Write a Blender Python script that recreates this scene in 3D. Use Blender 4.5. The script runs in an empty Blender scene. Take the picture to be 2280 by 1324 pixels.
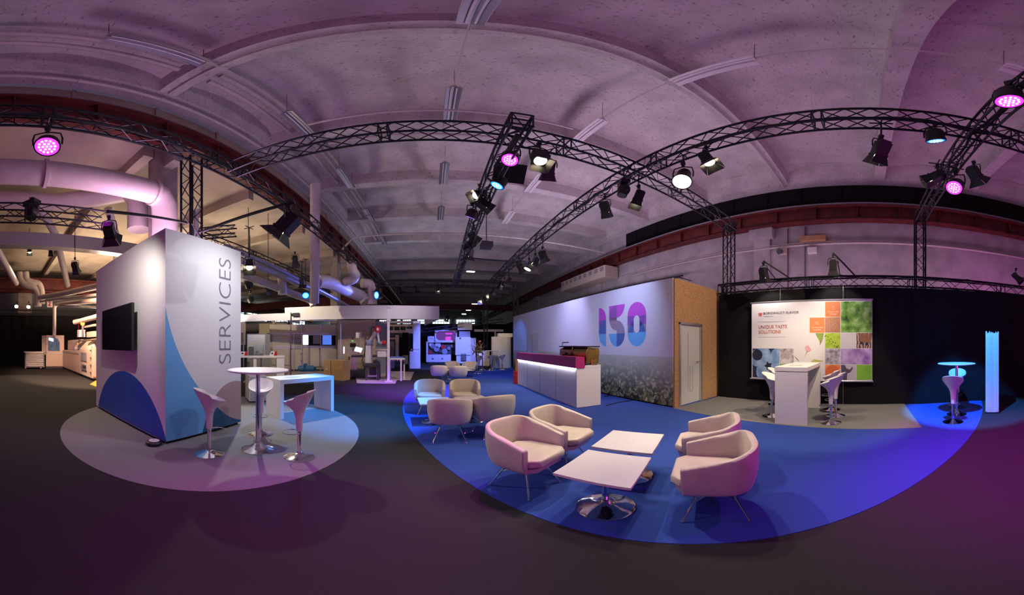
import bpy, math, random
from mathutils import Vector, Matrix, Euler
random.seed(7)
SC=bpy.context.scene; COL=SC.collection
R=math.radians; PI=math.pi
# ---------------------------------------------------------------- camera: a 213 x 124 degree equirectangular panorama, eye at 1.45 m
KD=10.68; CX=963.0; CY=768.0; EYE=1.45
cd=bpy.data.cameras.new('camera'); cam=bpy.data.objects.new('camera',cd); COL.objects.link(cam)
cam.location=(0,0,EYE); cam.rotation_euler=(R(90),0,0); cd.type='PANO'
pc=cd if hasattr(cd,'panorama_type') else cd.cycles
pc.panorama_type='EQUIRECTANGULAR'
pc.longitude_min=R(-CX/KD); pc.longitude_max=R((2280-CX)/KD)
pc.latitude_min=R(-(1324-CY)/KD); pc.latitude_max=R(CY/KD)
cd.clip_start=.02; cd.clip_end=200
SC.camera=cam
vs=SC.view_settings
vs.view_transform='Standard'; vs.look='None'; vs.gamma=1; vs.exposure=0.45
try: vs.use_curve_mapping=False
except Exception: pass
SC.cycles.use_denoising=True
SC.cycles.max_bounces=6; SC.cycles.diffuse_bounces=3; SC.cycles.glossy_bounces=3; SC.cycles.transmission_bounces=4
SC.cycles.sample_clamp_indirect=3.0; SC.cycles.caustics_reflective=False; SC.cycles.caustics_refractive=False
# ---------------------------------------------------------------- world: added dim mauve fill, let in by leaving the unseen hall end open
w=bpy.data.worlds.new('world'); SC.world=w; w.use_nodes=True
w.node_tree.nodes['Background'].inputs[0].default_value=(.42,.30,.52,1)
w.node_tree.nodes['Background'].inputs[1].default_value=.11
# ---------------------------------------------------------------- lights
def spot(loc,target,power,color,angle=50,blend=.5,size=.03):
    d=bpy.data.lights.new('spot_light','SPOT'); d.energy=power; d.color=color; d.spot_size=R(angle); d.spot_blend=blend; d.shadow_soft_size=size
    o=bpy.data.objects.new('spot_light',d); COL.objects.link(o); o.location=loc
    o.rotation_euler=(Vector(target)-Vector(loc)).to_track_quat('-Z','Y').to_euler(); return o
def area(loc,rot,sx,sy,power,color,spread=180):
    d=bpy.data.lights.new('area_light','AREA'); d.shape='RECTANGLE'; d.size=sx; d.size_y=sy; d.energy=power; d.color=color; d.spread=R(spread)
    o=bpy.data.objects.new('area_light',d); COL.objects.link(o); o.location=loc; o.rotation_euler=rot; return o
UP=(PI,0,0)
WARM=(1,.80,.52); MAG=(.85,.12,1.0); BLU=(.05,.25,1.0); VIO=(.28,.16,1.0); COOL=(.62,.66,1.0); WHT=(1,.93,.84)
# added fill: unseen upward area lights over booths and side aisles, washing the ceiling
area((5.9,7.5,3.06),UP,1.4,6,130,(1,.66,1))
area((-4.6,2.9,3.24),UP,2.2,1.2,76,(1,.58,1))
area((5.9,12.8,3.06),UP,1.4,2.6,95,(.82,.70,1.0))
area((9.2,.5,2.4),UP,1.2,7,58,(1,.60,.92))
area((9.2,-5,2.4),UP,1.2,2.5,34,(1,.26,.85))
area((-1.9,17.6,2.95),UP,3,1.0,75,(.80,.72,1.0))
area((-14,5.5,2.3),UP,4,1.6,380,(1,.72,.52))
area((-9.5,9,2.6),UP,2,3,220,(1,.78,.62))
# added magenta wash: an unseen area light low behind the viewer
area((1.0,-8.2,.6),(R(118),0,0),7,.5,95,(.85,.03,.72))
# ---------------------------------------------------------------- pixel -> point helpers (the photograph's 2280 x 1324 frame)
def _a(x,y): return R((x-CX)/KD),R((CY-y)/KD)
def FL(x,y,z=0.0):
    a,e=_a(x,y); d=(z-EYE)/math.tan(e); return Vector((d*math.sin(a),d*math.cos(a),z))
def AT(x,y,d):
    a,e=_a(x,y); return Vector((d*math.sin(a),d*math.cos(a),EYE+d*math.tan(e)))
def OX(x,y,X):
    a,e=_a(x,y); return AT(x,y,X/math.sin(a))
def OY(x,y,Y):
    a,e=_a(x,y); return AT(x,y,Y/math.cos(a))
# ---------------------------------------------------------------- materials
MT={}
def mat(name,col=(.5,.5,.5),rough=.5,metal=0,emit=None,es=1,noise=None,nscale=20,bump=0,bscale=60,alpha=1,trans=0,spec=None,ncol=None):
    if name in MT: return MT[name]
    m=bpy.data.materials.new(name); m.use_nodes=True; nt=m.node_tree; b=nt.nodes['Principled BSDF']
    c=(*col,1)
    b.inputs['Base Color'].default_value=c; b.inputs['Roughness'].default_value=rough; b.inputs['Metallic'].default_value=metal
    if spec is not None: b.inputs['Specular IOR Level'].default_value=spec
    if emit: b.inputs['Emission Color'].default_value=(*emit,1); b.inputs['Emission Strength'].default_value=es
    if trans: b.inputs['Transmission Weight'].default_value=trans; b.inputs['IOR'].default_value=1.1
    b.inputs['Alpha'].default_value=alpha
    tc=nt.nodes.new('ShaderNodeTexCoord')
    nv=noise if noise else .012
    n=nt.nodes.new('ShaderNodeTexNoise'); n.inputs['Scale'].default_value=nscale; n.inputs['Detail'].default_value=4
    nt.links.new(tc.outputs['Object'],n.inputs['Vector'])
    mx=nt.nodes.new('ShaderNodeMix'); mx.data_type='RGBA'
    lo=ncol if ncol else tuple(max(0,v*(1-nv*2)) for v in col)
    mx.inputs[6].default_value=(*lo,1); mx.inputs[7].default_value=c
    rp=nt.nodes.new('ShaderNodeMapRange'); rp.inputs[1].default_value=.35; rp.inputs[2].default_value=.6
    nt.links.new(n.outputs['Fac'],rp.inputs[0]); nt.links.new(rp.outputs[0],mx.inputs[0]); nt.links.new(mx.outputs[2],b.inputs['Base Color'])
    if bump:
        n2=nt.nodes.new('ShaderNodeTexNoise'); n2.inputs['Scale'].default_value=bscale; n2.inputs['Detail'].default_value=3
        nt.links.new(tc.outputs['Object'],n2.inputs['Vector'])
        bp=nt.nodes.new('ShaderNodeBump'); bp.inputs['Strength'].default_value=bump; bp.inputs['Distance'].default_value=.02
        nt.links.new(n2.outputs['Fac'],bp.inputs['Height']); nt.links.new(bp.outputs[0],b.inputs['Normal'])
    MT[name]=m; return m
CARPET=mat('carpet_charcoal',(.046,.047,.046),.95,noise=.25,nscale=220,bump=.3,bscale=400,spec=.1)
BLUEC=mat('carpet_blue',(.045,.095,.44),.95,noise=.12,nscale=220,bump=.3,bscale=400,spec=.1)
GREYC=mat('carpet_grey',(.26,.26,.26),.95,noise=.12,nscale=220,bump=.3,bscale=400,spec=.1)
CEIL=mat('ceiling_paint',(.60,.57,.55),.9,noise=.10,nscale=1.3,bump=.5,bscale=9)
def dirty(m):
    nt=m.node_tree; b=nt.nodes['Principled BSDF']; prev=b.inputs['Base Color'].links[0].from_socket
    tc=nt.nodes.new('ShaderNodeTexCoord'); mp=nt.nodes.new('ShaderNodeMapping'); mp.inputs['Scale'].default_value=(3.0,6.0,3.0)
    n=nt.nodes.new('ShaderNodeTexNoise'); n.inputs['Scale'].default_value=3.2; n.inputs['Detail'].default_value=9; n.inputs['Roughness'].default_value=.75
    nt.links.new(tc.outputs['Object'],mp.inputs[0]); nt.links.new(mp.outputs[0],n.inputs['Vector'])
    r=nt.nodes.new('ShaderNodeMapRange'); r.inputs[1].default_value=.36; r.inputs[2].default_value=.44
    nt.links.new(n.outputs['Fac'],r.inputs[0])
    mx=nt.nodes.new('ShaderNodeMix'); mx.data_type='RGBA'; mx.inputs[6].default_value=(.22,.20,.17,1)
    nt.links.new(r.outputs[0],mx.inputs[0]); nt.links.new(prev,mx.inputs[7]); nt.links.new(mx.outputs[2],b.inputs['Base Color'])
dirty(CEIL)
WALLW=mat('wall_plaster',(.52,.50,.50),.9,noise=.12,nscale=1.5,bump=.4,bscale=8)
TANC=mat('aisle_ceiling',(.50,.42,.32),.9,noise=.1,nscale=1.2)
RUST=mat('rust_red_steel',(.15,.022,.018),.6,noise=.25,nscale=3)
BLK=mat('black_drape',(.016,.015,.017),.95,noise=.08,nscale=3,bump=.08,bscale=5,spec=.05)
TRUS=mat('black_truss',(.025,.027,.032),.38,.5)
BODY=mat('black_lamp_body',(.022,.022,.024),.45,.2)
WHITE=mat('white_laminate',(.80,.79,.78),.35)
WPAN=mat('white_print_panel',(.78,.77,.78),.55)
LEA=mat('cream_leather',(.74,.66,.56),.42,noise=.05,nscale=6,bump=.12,bscale=90)
CHR=mat('chrome',(.82,.82,.84),.10,1)
ALU=mat('aluminium',(.62,.62,.64),.35,.8)
PLA=mat('white_plastic',(.80,.78,.76),.25)
OSB=mat('particle_board',(.56,.33,.15),.8,noise=.19,nscale=30,bump=.1,bscale=40)
DOORG=mat('pale_door',(.62,.66,.62),.4)
MAGP=mat('magenta_panel',(.42,.025,.16),.35)
CONC=mat('column_concrete',(.36,.31,.27),.9,noise=.12,nscale=3)
PIPE=mat('painted_pipe',(.60,.56,.52),.5,noise=.06,nscale=4)
GALV=mat('galvanised_duct',(.42,.43,.45),.4,.6)
GOLD=mat('brass_gold',(.62,.40,.12),.25,1)
COPP=mat('copper',(.65,.30,.16),.28,1)
BEIGE=mat('beige_cabinet',(.60,.52,.41),.5)
MACH=mat('machine_enamel',(.78,.62,.50),.35)
GLASS=mat('clear_glass',(.9,.95,.95),.05,trans=.9)
DGLS=mat('dark_glass',(.015,.015,.02),.06)
CARD=mat('cardboard',(.42,.26,.13),.9,noise=.08,nscale=5)
REDP=mat('red_plastic',(.55,.02,.02),.35)
BLUP=mat('blue_paint',(.02,.13,.26),.4)
YEL=mat('yellow_leaf',(.60,.42,.04),.6)
ORG=mat('orange_paint',(.72,.34,.03),.6)
GRN=mat('green_lens',(.02,.4,.08),.4,emit=(.05,.8,.15),es=.6)
DGRY=mat('dark_grey_steel',(.07,.075,.085),.5,.3)
MGRY=mat('mid_grey_paint',(.28,.28,.30),.5)
INK=mat('dark_ink',(.20,.19,.24),.6)
LW=mat('lens_warm',(1,.9,.7),emit=(1,.83,.55),es=9)
LM=mat('lens_magenta',(1,.2,1),emit=(1,.03,1),es=1.5)
LMD=mat('led_magenta',(1,.6,1),emit=(1,.42,1),es=2.2)
LB=mat('lens_blue',(.1,.4,1),emit=(.0,.16,1),es=1.8)
LBD=mat('led_blue',(.6,.8,1),emit=(.30,.70,1),es=2.4)
LV=mat('led_violet',(.6,.5,1),emit=(.28,.12,1),es=2.2)
LOFF=mat('lens_off',(.05,.05,.06),.1)
LEDS=mat('led_strip_white',(1,1,1),emit=(.85,.88,1),es=5)
TUBL=mat('tube_lamp_lit',(1,1,1),emit=(.95,1,.9),es=6)
DAY=mat('daylit_window',(1,1,1),emit=(.75,.95,1),es=1.6)
# ---------------------------------------------------------------- mesh builder
INV={}
def reg(o,loc,rz,parent=None):
    m=Matrix.Translation(Vector(loc))@Matrix.Rotation(rz,4,'Z')
    INV[o.name]=m if parent is None else INV[parent.name]@m
class MB:
    def __init__(s): s.v=[]; s.f=[]; s.m=[]; s.s=[]; s.cur=0
    def add(s,vs,fs,sm=False):
        b=len(s.v); s.v+= [Vector(p) for p in vs]
        for f in fs: s.f.append([i+b for i in f]); s.m.append(s.cur); s.s.append(sm)
        return s
    def box(s,c,d,rz=0,M=None):
        x,y,z=d[0]/2,d[1]/2,d[2]/2; q=[Vector((i*x,j*y,k*z)) for k in(-1,1) for j in(-1,1) for i in(-1,1)]
        if M is None: M=Matrix.Rotation(rz,3,'Z')
        q=[M@p+Vector(c) for p in q]
        return s.add(q,[(0,2,3,1),(4,5,7,6),(0,1,5,4),(2,6,7,3),(0,4,6,2),(1,3,7,5)])
    def bx(s,a,b):
        return s.box([(a[i]+b[i])/2 for i in range(3)],[abs(b[i]-a[i]) for i in range(3)])
    def bar(s,p0,p1,r,n=6,r2=None,caps=True,sm=True):
        p0=Vector(p0);p1=Vector(p1);d=p1-p0
        if d.length<1e-6: return s
        q=d.to_track_quat('Z','Y'); r2=r if r2 is None else r2; vs=[]
        for p,rr in((p0,r),(p1,r2)):
            for i in range(n):
                a=2*PI*i/n+PI/n; vs.append(p+q@Vector((rr*math.cos(a),rr*math.sin(a),0)))
        fs=[(i,(i+1)%n,n+(i+1)%n,n+i) for i in range(n)]
        s.add(vs,fs,sm and n>4)
        if caps:
            b=len(s.v)-2*n; s.f+=[[b+i for i in reversed(range(n))],[b+n+i for i in range(n)]]; s.m+=[s.cur]*2; s.s+=[False]*2
        return s
    def tube(s,pts,r,n=8,closed=False):
        pts=[Vector(p) for p in pts]; N=len(pts); vs=[]; up=Vector((0,0,1))
        prev=None
        for i,p in enumerate(pts):
            if closed: t=(pts[(i+1)%N]-pts[i-1])
            else: t=pts[min(i+1,N-1)]-pts[max(i-1,0)]
            t.normalize()
            if prev is None:
                a=up if abs(t.z)<.9 else Vector((1,0,0)); x=t.cross(a).normalized()
            else: x=(prev-t*prev.dot(t)).normalized()
            prev=x; y=t.cross(x)
            rr=r[i] if isinstance(r,(list,tuple)) else r
            for k in range(n):
                a=2*PI*k/n; vs.append(p+x*rr*math.cos(a)+y*rr*math.sin(a))
        fs=[]
        for i in range(N if closed else N-1):
            j=(i+1)%N
            for k in range(n): fs.append((i*n+k,i*n+(k+1)%n,j*n+(k+1)%n,j*n+k))
        s.add(vs,fs,True)
        if not closed:
            b=len(s.v)-N*n; s.f+=[[b+k for k in reversed(range(n))],[b+(N-1)*n+k for k in range(n)]]; s.m+=[s.cur]*2; s.s+=[False]*2
        return s
    def lathe(s,prof,c=(0,0,0),n=32,M=None,f=None):
        c=Vector(c); vs=[]
        for r,z in prof:
            for k in range(n):
                a=2*PI*k/n; p=Vector((r*math.cos(a),r*math.sin(a),z))
                if f: p=f(p)
                vs.append((M@p if M else p)+c)
        fs=[]
        for i in range(len(prof)-1):
            for k in range(n): fs.append((i*n+k,i*n+(k+1)%n,(i+1)*n+(k+1)%n,(i+1)*n+k))
        s.add(vs,fs,True)
        b=len(s.v)-len(vs); L=len(prof)-1
        s.f+=[[b+k for k in reversed(range(n))],[b+L*n+k for k in range(n)]]; s.m+=[s.cur]*2; s.s+=[True]*2
        return s
    def prism(s,poly,ext):
        n=len(poly); e=Vector(ext); P=[Vector(p) for p in poly]
        return s.add(P+[p+e for p in P],[tuple(range(n))[::-1],tuple(range(n,2*n))]+[(i,(i+1)%n,n+(i+1)%n,n+i) for i in range(n)])
    def sph(s,c,r,n=12,m=8,sc=(1,1,1)):
        prof=[(max(1e-4,math.sin(PI*i/m))*r,-math.cos(PI*i/m)*r) for i in range(m+1)]
        return s.lathe(prof,c,n,f=lambda p:Vector((p.x*sc[0],p.y*sc[1],p.z*sc[2])))
    def build(s,name,mats,parent=None,world=True,bevel=0,sub=0,label=None):
        me=bpy.data.meshes.new(name); 
        off=Vector((0,0,0)); M=None
        if parent is not None and world: M=INV[parent.name].inverted()
        vs=[M@p for p in s.v] if M else s.v
        if parent is None:
            xs=[min(p[i] for p in vs) for i in range(3)]; xe=[max(p[i] for p in vs) for i in range(3)]
            off=Vector(((xs[0]+xe[0])/2,(xs[1]+xe[1])/2,xs[2])); vs=[p-off for p in vs]
        me.from_pydata([tuple(p) for p in vs],[],s.f)
        if not isinstance(mats,(list,tuple)): mats=[mats]
        for m in mats: me.materials.append(m)
        me.polygons.foreach_set('material_index',s.m); me.polygons.foreach_set('use_smooth',s.s)
        me.update(); 
        if any(s.s): me.set_sharp_from_angle(angle=R(42))
        o=bpy.data.objects.new(name,me); COL.objects.link(o); o.location=off
        if parent is not None: o.parent=parent; INV[o.name]=INV[parent.name].copy()
        else: INV[o.name]=Matrix.Translation(off)
        if bevel:
            b=o.modifiers.new('bevel','BEVEL'); b.width=bevel; b.segments=2; b.limit_method='ANGLE'; b.angle_limit=R(50)
        if sub:
            b=o.modifiers.new('subsurf','SUBSURF'); b.levels=sub; b.render_levels=sub
        if label: o['label']=label
        return o
def tag(o,label,cat,group=None,kind=None):
    if label: o['label']=label
    if cat: o['category']=cat
    if group: o['group']=group
    if kind: o['kind']=kind
    return o
def thing(name,label,cat,loc=(0,0,0),rz=0,group=None):
    o=bpy.data.objects.new(name,None); COL.objects.link(o); o.location=loc; o.rotation_euler=(0,0,rz); o.empty_display_size=.1
    tag(o,label,cat,group); reg(o,loc,rz); return o
def struct(name,mb,m,**k):
    o=mb.build(name,m,**k); o['kind']='structure'; return o
def dup(root,loc,rz,label,group=None):
    r=root.copy(); COL.objects.link(r); r.location=loc; r.rotation_euler=(0,0,rz); r['label']=label
    if group: r['group']=group
    for ch in root.children:
        c=ch.copy(); COL.objects.link(c); c.parent=r
        for g in ch.children:
            d=g.copy(); COL.objects.link(d); d.parent=c
    return r
def txt(s,size,M,name,m,parent,ext=.001,align='LEFT',width=None,font_bold=0):
    cu=bpy.data.curves.new('t','FONT'); cu.body=s; cu.size=size; cu.extrude=ext; cu.align_x=align; cu.offset=font_bold
    to=bpy.data.objects.new('t',cu); COL.objects.link(to)
    dg=bpy.context.evaluated_depsgraph_get(); me=bpy.data.meshes.new_from_object(to.evaluated_get(dg))
    bpy.data.objects.remove(to); bpy.data.curves.remove(cu)
    xs=[v.co.x for v in me.vertices]
    k=width/(max(xs)-min(xs)) if width else 1
    P=INV[parent.name].inverted() if parent else Matrix.Identity(4)
    me.transform(P@M@Matrix.Diagonal((k,1,1,1))); me.name=name
    me.materials.clear(); me.materials.append(m)
    o=bpy.data.objects.new(name,me); COL.objects.link(o)
    if parent: o.parent=parent; INV[o.name]=INV[parent.name].copy()
    return o
def frame(origin,xd,yd):
    x=Vector(xd).normalized(); y=Vector(yd).normalized(); z=x.cross(y)
    return Matrix(((x.x,y.x,z.x,origin[0]),(x.y,y.y,z.y,origin[1]),(x.z,y.z,z.z,origin[2]),(0,0,0,1)))
# ================================================================ THE HALL
XL=-4.85; XR=10.6; ZC=8.55
b=MB(); b.bx((-22,-9,-.2),(XR+.3,62,0)); struct('floor',b,CARPET)
# ceiling of the nave: cross ribs with a shallow vault between them
b=MB(); Y=-.57-3.69*2; ribs=[]
while Y<60: ribs.append(Y); Y+=3.69
prof=[]
for y in ribs:
    prof+=[(y-.2,ZC),(y+.2,ZC),(y+.24,ZC+.50),(y+.5,ZC+.62)]
    for k in range(1,6): prof.append((y+.5+(3.69-1.0)*k/6, ZC+.62+.16*math.sin(PI*k/6)))
    prof+=[(y+3.69-.5,ZC+.62),(y+3.69-.24,ZC+.50)]
n=len(prof); vs=[(XL-.1,p[0],p[1]) for p in prof]+[(XR+.1,p[0],p[1]) for p in prof]
b.add(vs,[(i,i+1,n+i+1,n+i) for i in range(n-1)],True)
# longitudinal edge haunches
b.prism([(XL-.1,-8,ZC-.15),(XL+.35,-8,ZC+.0),(XL+.55,-8,ZC+.75),(XL-.1,-8,ZC+.8)],(0,66,0))
b.prism([(XR+.1,-8,ZC-.1),(XR-.3,-8,ZC+.05),(XR-.6,-8,ZC+.75),(XR+.1,-8,ZC+.8)],(0,66,0))
struct('ceiling',b,CEIL)
b=MB(); b.bx((XR,-8.5,0),(XR+.2,60,6.7)); struct('wall_right',b,WALLW)
b=MB(); b.bx((XR+.02,-8.5,7.35),(XR+.2,12.5,ZC-.12)); 
for k in range(14): b.bar((XR-.02,-8+1.5*k,7.4),(XR+.0,-8+1.5*k+random.uniform(-.2,.2),ZC-.15),.03,5)
tag(b.build('blackout_cloth',BLK),'black blackout cloth strip hung above the right crane rail','drape')
b=MB(); b.bx((XR+.02,12.5,7.35),(XR+.2,60,ZC+.1)); struct('wall_right_upper',b,WALLW)
# crane rails
def rail(X,z0,z1,sgn,label):
    t=thing('crane_rail',label,'crane rail',(X,20,z0))
    b=MB(); b.bx((X-.02,-8.5,z0),(X+.02,60,z1)); b.bx((X-.2,-8.5,z0),(X+.2,60,z0+.05)); b.bx((X-.2,-8.5,z1-.05),(X+.2,60,z1))
    y=-7.5
    while y<60: b.bx((X-.17,y-.01,z0),(X+.17,y+.01,z1)); y+=1.55
    b.build('girder',RUST,t)
    b=MB(); b.bar((X-.1*sgn,-8.5,z1+.08),(X-.1*sgn,60,z1+.08),.06,8); b.build('rail',MGRY,t)
    return t
rail(XR-.3,6.45,7.15,1,'rust red crane girder running along the white right wall')
rail(XL-.15,6.9,7.7,-1,'rust red crane girder over the left aisle columns')
# left aisle panel strip above girder, aisle ceiling, far wall
b=MB(); b.bx((XL-.3,-8.5,7.75),(XL-.25,60,ZC-.1)); 
y=-7.9
while y<60: b.bx((XL-.25,y,7.75),(XL-.2,y+.08,ZC-.1)); y+=1.85
struct('wall_left_upper',b,TANC)
b=MB(); b.bx((-22,-8.5,6.9),(XL-.5,60,7.0))
for k in range(20): b.bx((-22,-8+3.69*k,6.55),(XL-.5,-7.75+3.69*k,6.9))
struct('ceiling_aisle',b,TANC)
b=MB(); b.bx((-22,-8.5,0),(-21.8,60,7)); struct('wall_left',b,MGRY)
FARD=mat('far_wall',(.20,.21,.20),.9,noise=.2,nscale=.6)
b=MB(); b.bx((-22,58,0),(XR+.2,58.2,9.3)); struct('wall_back',b,FARD)
# windows on the far wall and in the aisle
wi=0
def window(x0,x1,z0,z1,y,nm=6):
    global wi; wi+=1
    b=MB(); b.bx((x0,y-.05,z0),(x1,y,z1)); o=struct('window_%d'%wi,b,DAY)
    f=MB()
    for k in range(nm+1): xx=x0+(x1-x0)*k/nm; f.bx((xx-.05,y-.12,z0),(xx+.05,y-.05,z1))
    for zz in (z0,(z0+z1)/2,z1): f.bx((x0,y-.12,zz-.05),(x1,y-.05,zz+.05))
    f.build('window_frame',DGRY,o)
for x0,x1 in((-22,-13),(-11.5,-9),(-7.5,-4.5),(-3.2,-1.2),(0,3.6),(5,9)): window(x0,x1,5.9,6.9,57.9)
# side windows in the aisle wall (far left, through the gap beside the block)
def sidewin(y0,y1,z0,z1):
    global wi; wi+=1
    b=MB(); b.bx((-21.8,y0,z0),(-21.75,y1,z1)); o=struct('window_%d'%wi,b,DAY)
    f=MB(); k=y0
    while k<=y1+.01: f.bx((-21.75,k-.05,z0),(-21.68,k+.05,z1)); k+=1.1
    for zz in (z0,(z0+z1)/2,z1): f.bx((-21.75,y0,zz-.04),(-21.68,y1,zz+.04))
    f.build('window_frame',DGRY,o)
for y0 in (17.5,22.2,27.2,33,39): sidewin(y0,y0+4.4,4.7,6.1)
# columns on the left line
ci=0
for y in (3.35,14.4,25.5,36.5,47.5):
    ci+=1; b=MB(); b.bx((XL-.75,y,0),(XL-.35,y+.55,6.9)); b.bx((XL-.75,y-.02,0),(XL-.70,y+.57,6.9)); b.bx((XL-.35,y+.15,6.2),(XL+.05,y+.4,6.9)); struct('trim_%d'%ci,b,CONC)
# pilasters on the right wall
for y in (4.1,15.2,26.3): 
    ci+=1; b=MB(); b.bx((XR-.12,y-.35,0),(XR,y+.35,6.45)); b.bx((XR-.3,y-.5,6.0),(XR,y+.5,6.45)); struct('trim_%d'%ci,b,WALLW)
# conduits and pipes under the ceiling
def pipe(pts,r,m,label,name='ceiling_pipe',cat='pipe',n=10,group=None,clamps=0):
    t=MB(); t.tube(pts,r,n)
    if clamps:
        a,c=Vector(pts[0]),Vector(pts[-1]); L=(c-a).length; k=clamps/2
        d=(c-a).normalized()
        while k<L: t.bar(a+d*(k-.03),a+d*(k+.03),r*1.35,n); k+=clamps
    return tag(t.build(name,m),label,cat,group)
pipe([(XL+.25,-8,ZC-.25),(XL+.25,58,ZC-.25)],.055,PIPE,'long white conduit with clamps along the left ceiling edge',clamps=1.7)
for i in range(6):
    y0=-.57+3.69*i-3.69+.35; y1=y0+3.0
    for j,x in enumerate((-3.38,-3.68)):
        pipe([(x,y0,ZC+.12),(x,y1,ZC+.12)],.07,PIPE,('inner' if j==0 else 'outer')+' white heating pipe of the pair in ceiling bay, '+['behind the viewer','nearest the viewer','over the front truss','over the coffee tables','past the reception desk','farthest of the row'][i],clamps=0)
for i,(y,z) in enumerate(((3.05,ZC-.08),(10.2,ZC-.08))):
    pass
pipe([(XL+.4,3.12,ZC-.09),(XR-.2,3.12,ZC-.09)],.035,PIPE,'thin white conduit fixed under the first whole ceiling rib',clamps=2.2)
pipe([(-2.6,5.35,7.6),(3.0,5.35,7.6)],.035,PIPE,'upper thin cream pipe crossing the bay behind front truss')
pipe([(-2.4,6.05,7.3),(3.0,6.05,7.3)],.035,PIPE,'lower thin cream pipe crossing the bay behind front truss')
pipe([(-4.7,13.6,6.6),(-4.1,13.7,7.3),(-3.7,13.8,7.4),(10,13.8,7.4)],.05,PIPE,'cream pipe rising from left girder and crossing the nave')
# fluorescent battens hanging in three lines
def batten(x,y,tilt,label,lit=False):
    L=1.55 if True else 1; z=ZC-.25
    t=thing('batten_light',label,'ceiling light',(x,y,z),0,None)
    b=MB(); b.box((x,y+L/2,z+.06),(.10,L,.06)); b.build('housing',ALU,t)
    b=MB(); b.prism([(x-.16,y,z-.03),(x-.06,y,z+.03),(x+.06,y,z+.03),(x+.16,y,z-.03),(x+.15,y,z-.035),(x,y,z+.015),(x-.15,y,z-.035)],(0,L,0)); b.build('reflector',WHITE if tilt else mat('dull_reflector',(.30,.30,.34),.4,.6),t)
    for s in(-.05,.05):
        b=MB(); b.bar((x+s,y+.03,z-.02),(x+s,y+L-.03,z-.02),.016,8); b.build('tube',WHITE,t)
    for yy in (y+.02,y+L-.02): b=MB(); b.bar((x,yy,z+.05),(x,yy,ZC+.7),.006,4); b.build('hanger',DGRY,t)
bn=['first','second','third','fourth','fifth','sixth']
for x,nm,ys in((-3.06,'left',(1.25,5.2,8.6,12.3,16)),(.40,'middle',(1.35,5.0,8.75,12.4)),(3.72,'right',(1.55,5.2,8.8,-3.6,12.4))):
    for i,y in enumerate(ys): batten(x,y,nm=='right',('closest behind the right of the viewer' if y<0 else bn[i]+' of the ceiling battens')+' in the '+nm+' line, long fluorescent fitting')
    b=MB(); b.bar((x,-6,ZC-.14),(x,18,ZC-.14),.012,5); b.bar((x+.03,-6,ZC-.14),(x+.03,18,ZC-.14),.008,4)
    tag(b.build('cable_run',PIPE),'thin cable run above the %s line of battens'%nm,'cable')
# wall furniture on the right wall
pipe([(XR-.1,-8,5.55),(XR-.1,12,5.55)],.05,PIPE,'horizontal conduit along the white right wall above the black drape',name='wall_conduit',clamps=2.0)
pipe([(XR-.1,-8,5.62),(XR-.1,30,5.72)],.02,PIPE,'thin cable tray line above the conduit on right wall',name='wall_conduit')
for y,zb in((3.0,5.7),(2.3,5.7)): pipe([(XR-.06,y,3.0),(XR-.06,y,6.4)],.02,RUST if y>2.5 else DGRY,'%s vertical pipe on the right wall above the banner'%('rusty' if y>2.5 else 'dark thin'),name='wall_pipe')
t=thing('heater_unit','long beige wall heater with louvres above the mural wall','heater',(XR-.5,13,4.0))
p0,p1=OX(1262,640,XR-.6),OX(1362,600,XR-.6)
b=MB(); b.bx((XR-1.1,p1.y,p1.z-.5),(XR-.1,p0.y,p1.z+.25)); b.build('housing',BEIGE,t,bevel=.03)
for k in range(9): yy=p1.y+(p0.y-p1.y)*(k+.5)/9; b=MB(); b.bx((XR-1.13,yy-.15,p1.z-.1),(XR-1.1,yy+.15,p1.z+.15)); b.build('louvre',MGRY,t)
t=thing('wall_shelf','brown wooden box on the conduit of right wall','box',(XR-.15,1.2,5.6)); b=MB()
q0,q1=OX(1782,538,XR-.2),OX(1838,524,XR-.2); b.bx((XR-.3,q1.y,q0.z),(XR-.02,q0.y,q1.z)); b.build('panel',OSB,t); b=MB(); q0,q1=OX(1798,563,XR-.2),OX(1818,550,XR-.2); b.bx((XR-.25,q1.y,q0.z),(XR-.02,q0.y,q1.z)); b.build('junction_box',WHITE,t)
t=thing('wall_siren','small beige loudspeaker horn on the right wall pilaster','loudspeaker',OX(1742,560,XR-.2)); q=OX(1742,560,XR-.25); b=MB(); b.box(q+Vector((.08,0,.06)),(.2,.32,.3)); b.build('body',BEIGE,t); b=MB(); b.bar(q+Vector((-.05,.05,0)),q+Vector((-.16,.08,-.03)),.1,14,.13); b.build('horn',DGRY,t)
# distribution pipes behind the mural wall
t=thing('cable_ladder','dark cable ladder with pipes above the mural wall','cable tray',(XR-1,8,3.7)); b=MB()
a0,a1=OX(1242,672,XR-1.2),OX(1505,610,XR-1.2)
for k in range(3): b.bar(a0+Vector((k*.25,0,-.2+k*.12)),a1+Vector((k*.25,0,-.2+k*.12)),.04,6)
for k in range(9): p=a0.lerp(a1,k/8); b.box(p+Vector((.25,0,-.1)),(.5,.04,.05)); b.bar(p+Vector((.5,0,-.1)),p+Vector((1.19,0,-.1)),.02,5)
b.build('ladder',DGRY,t)
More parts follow.
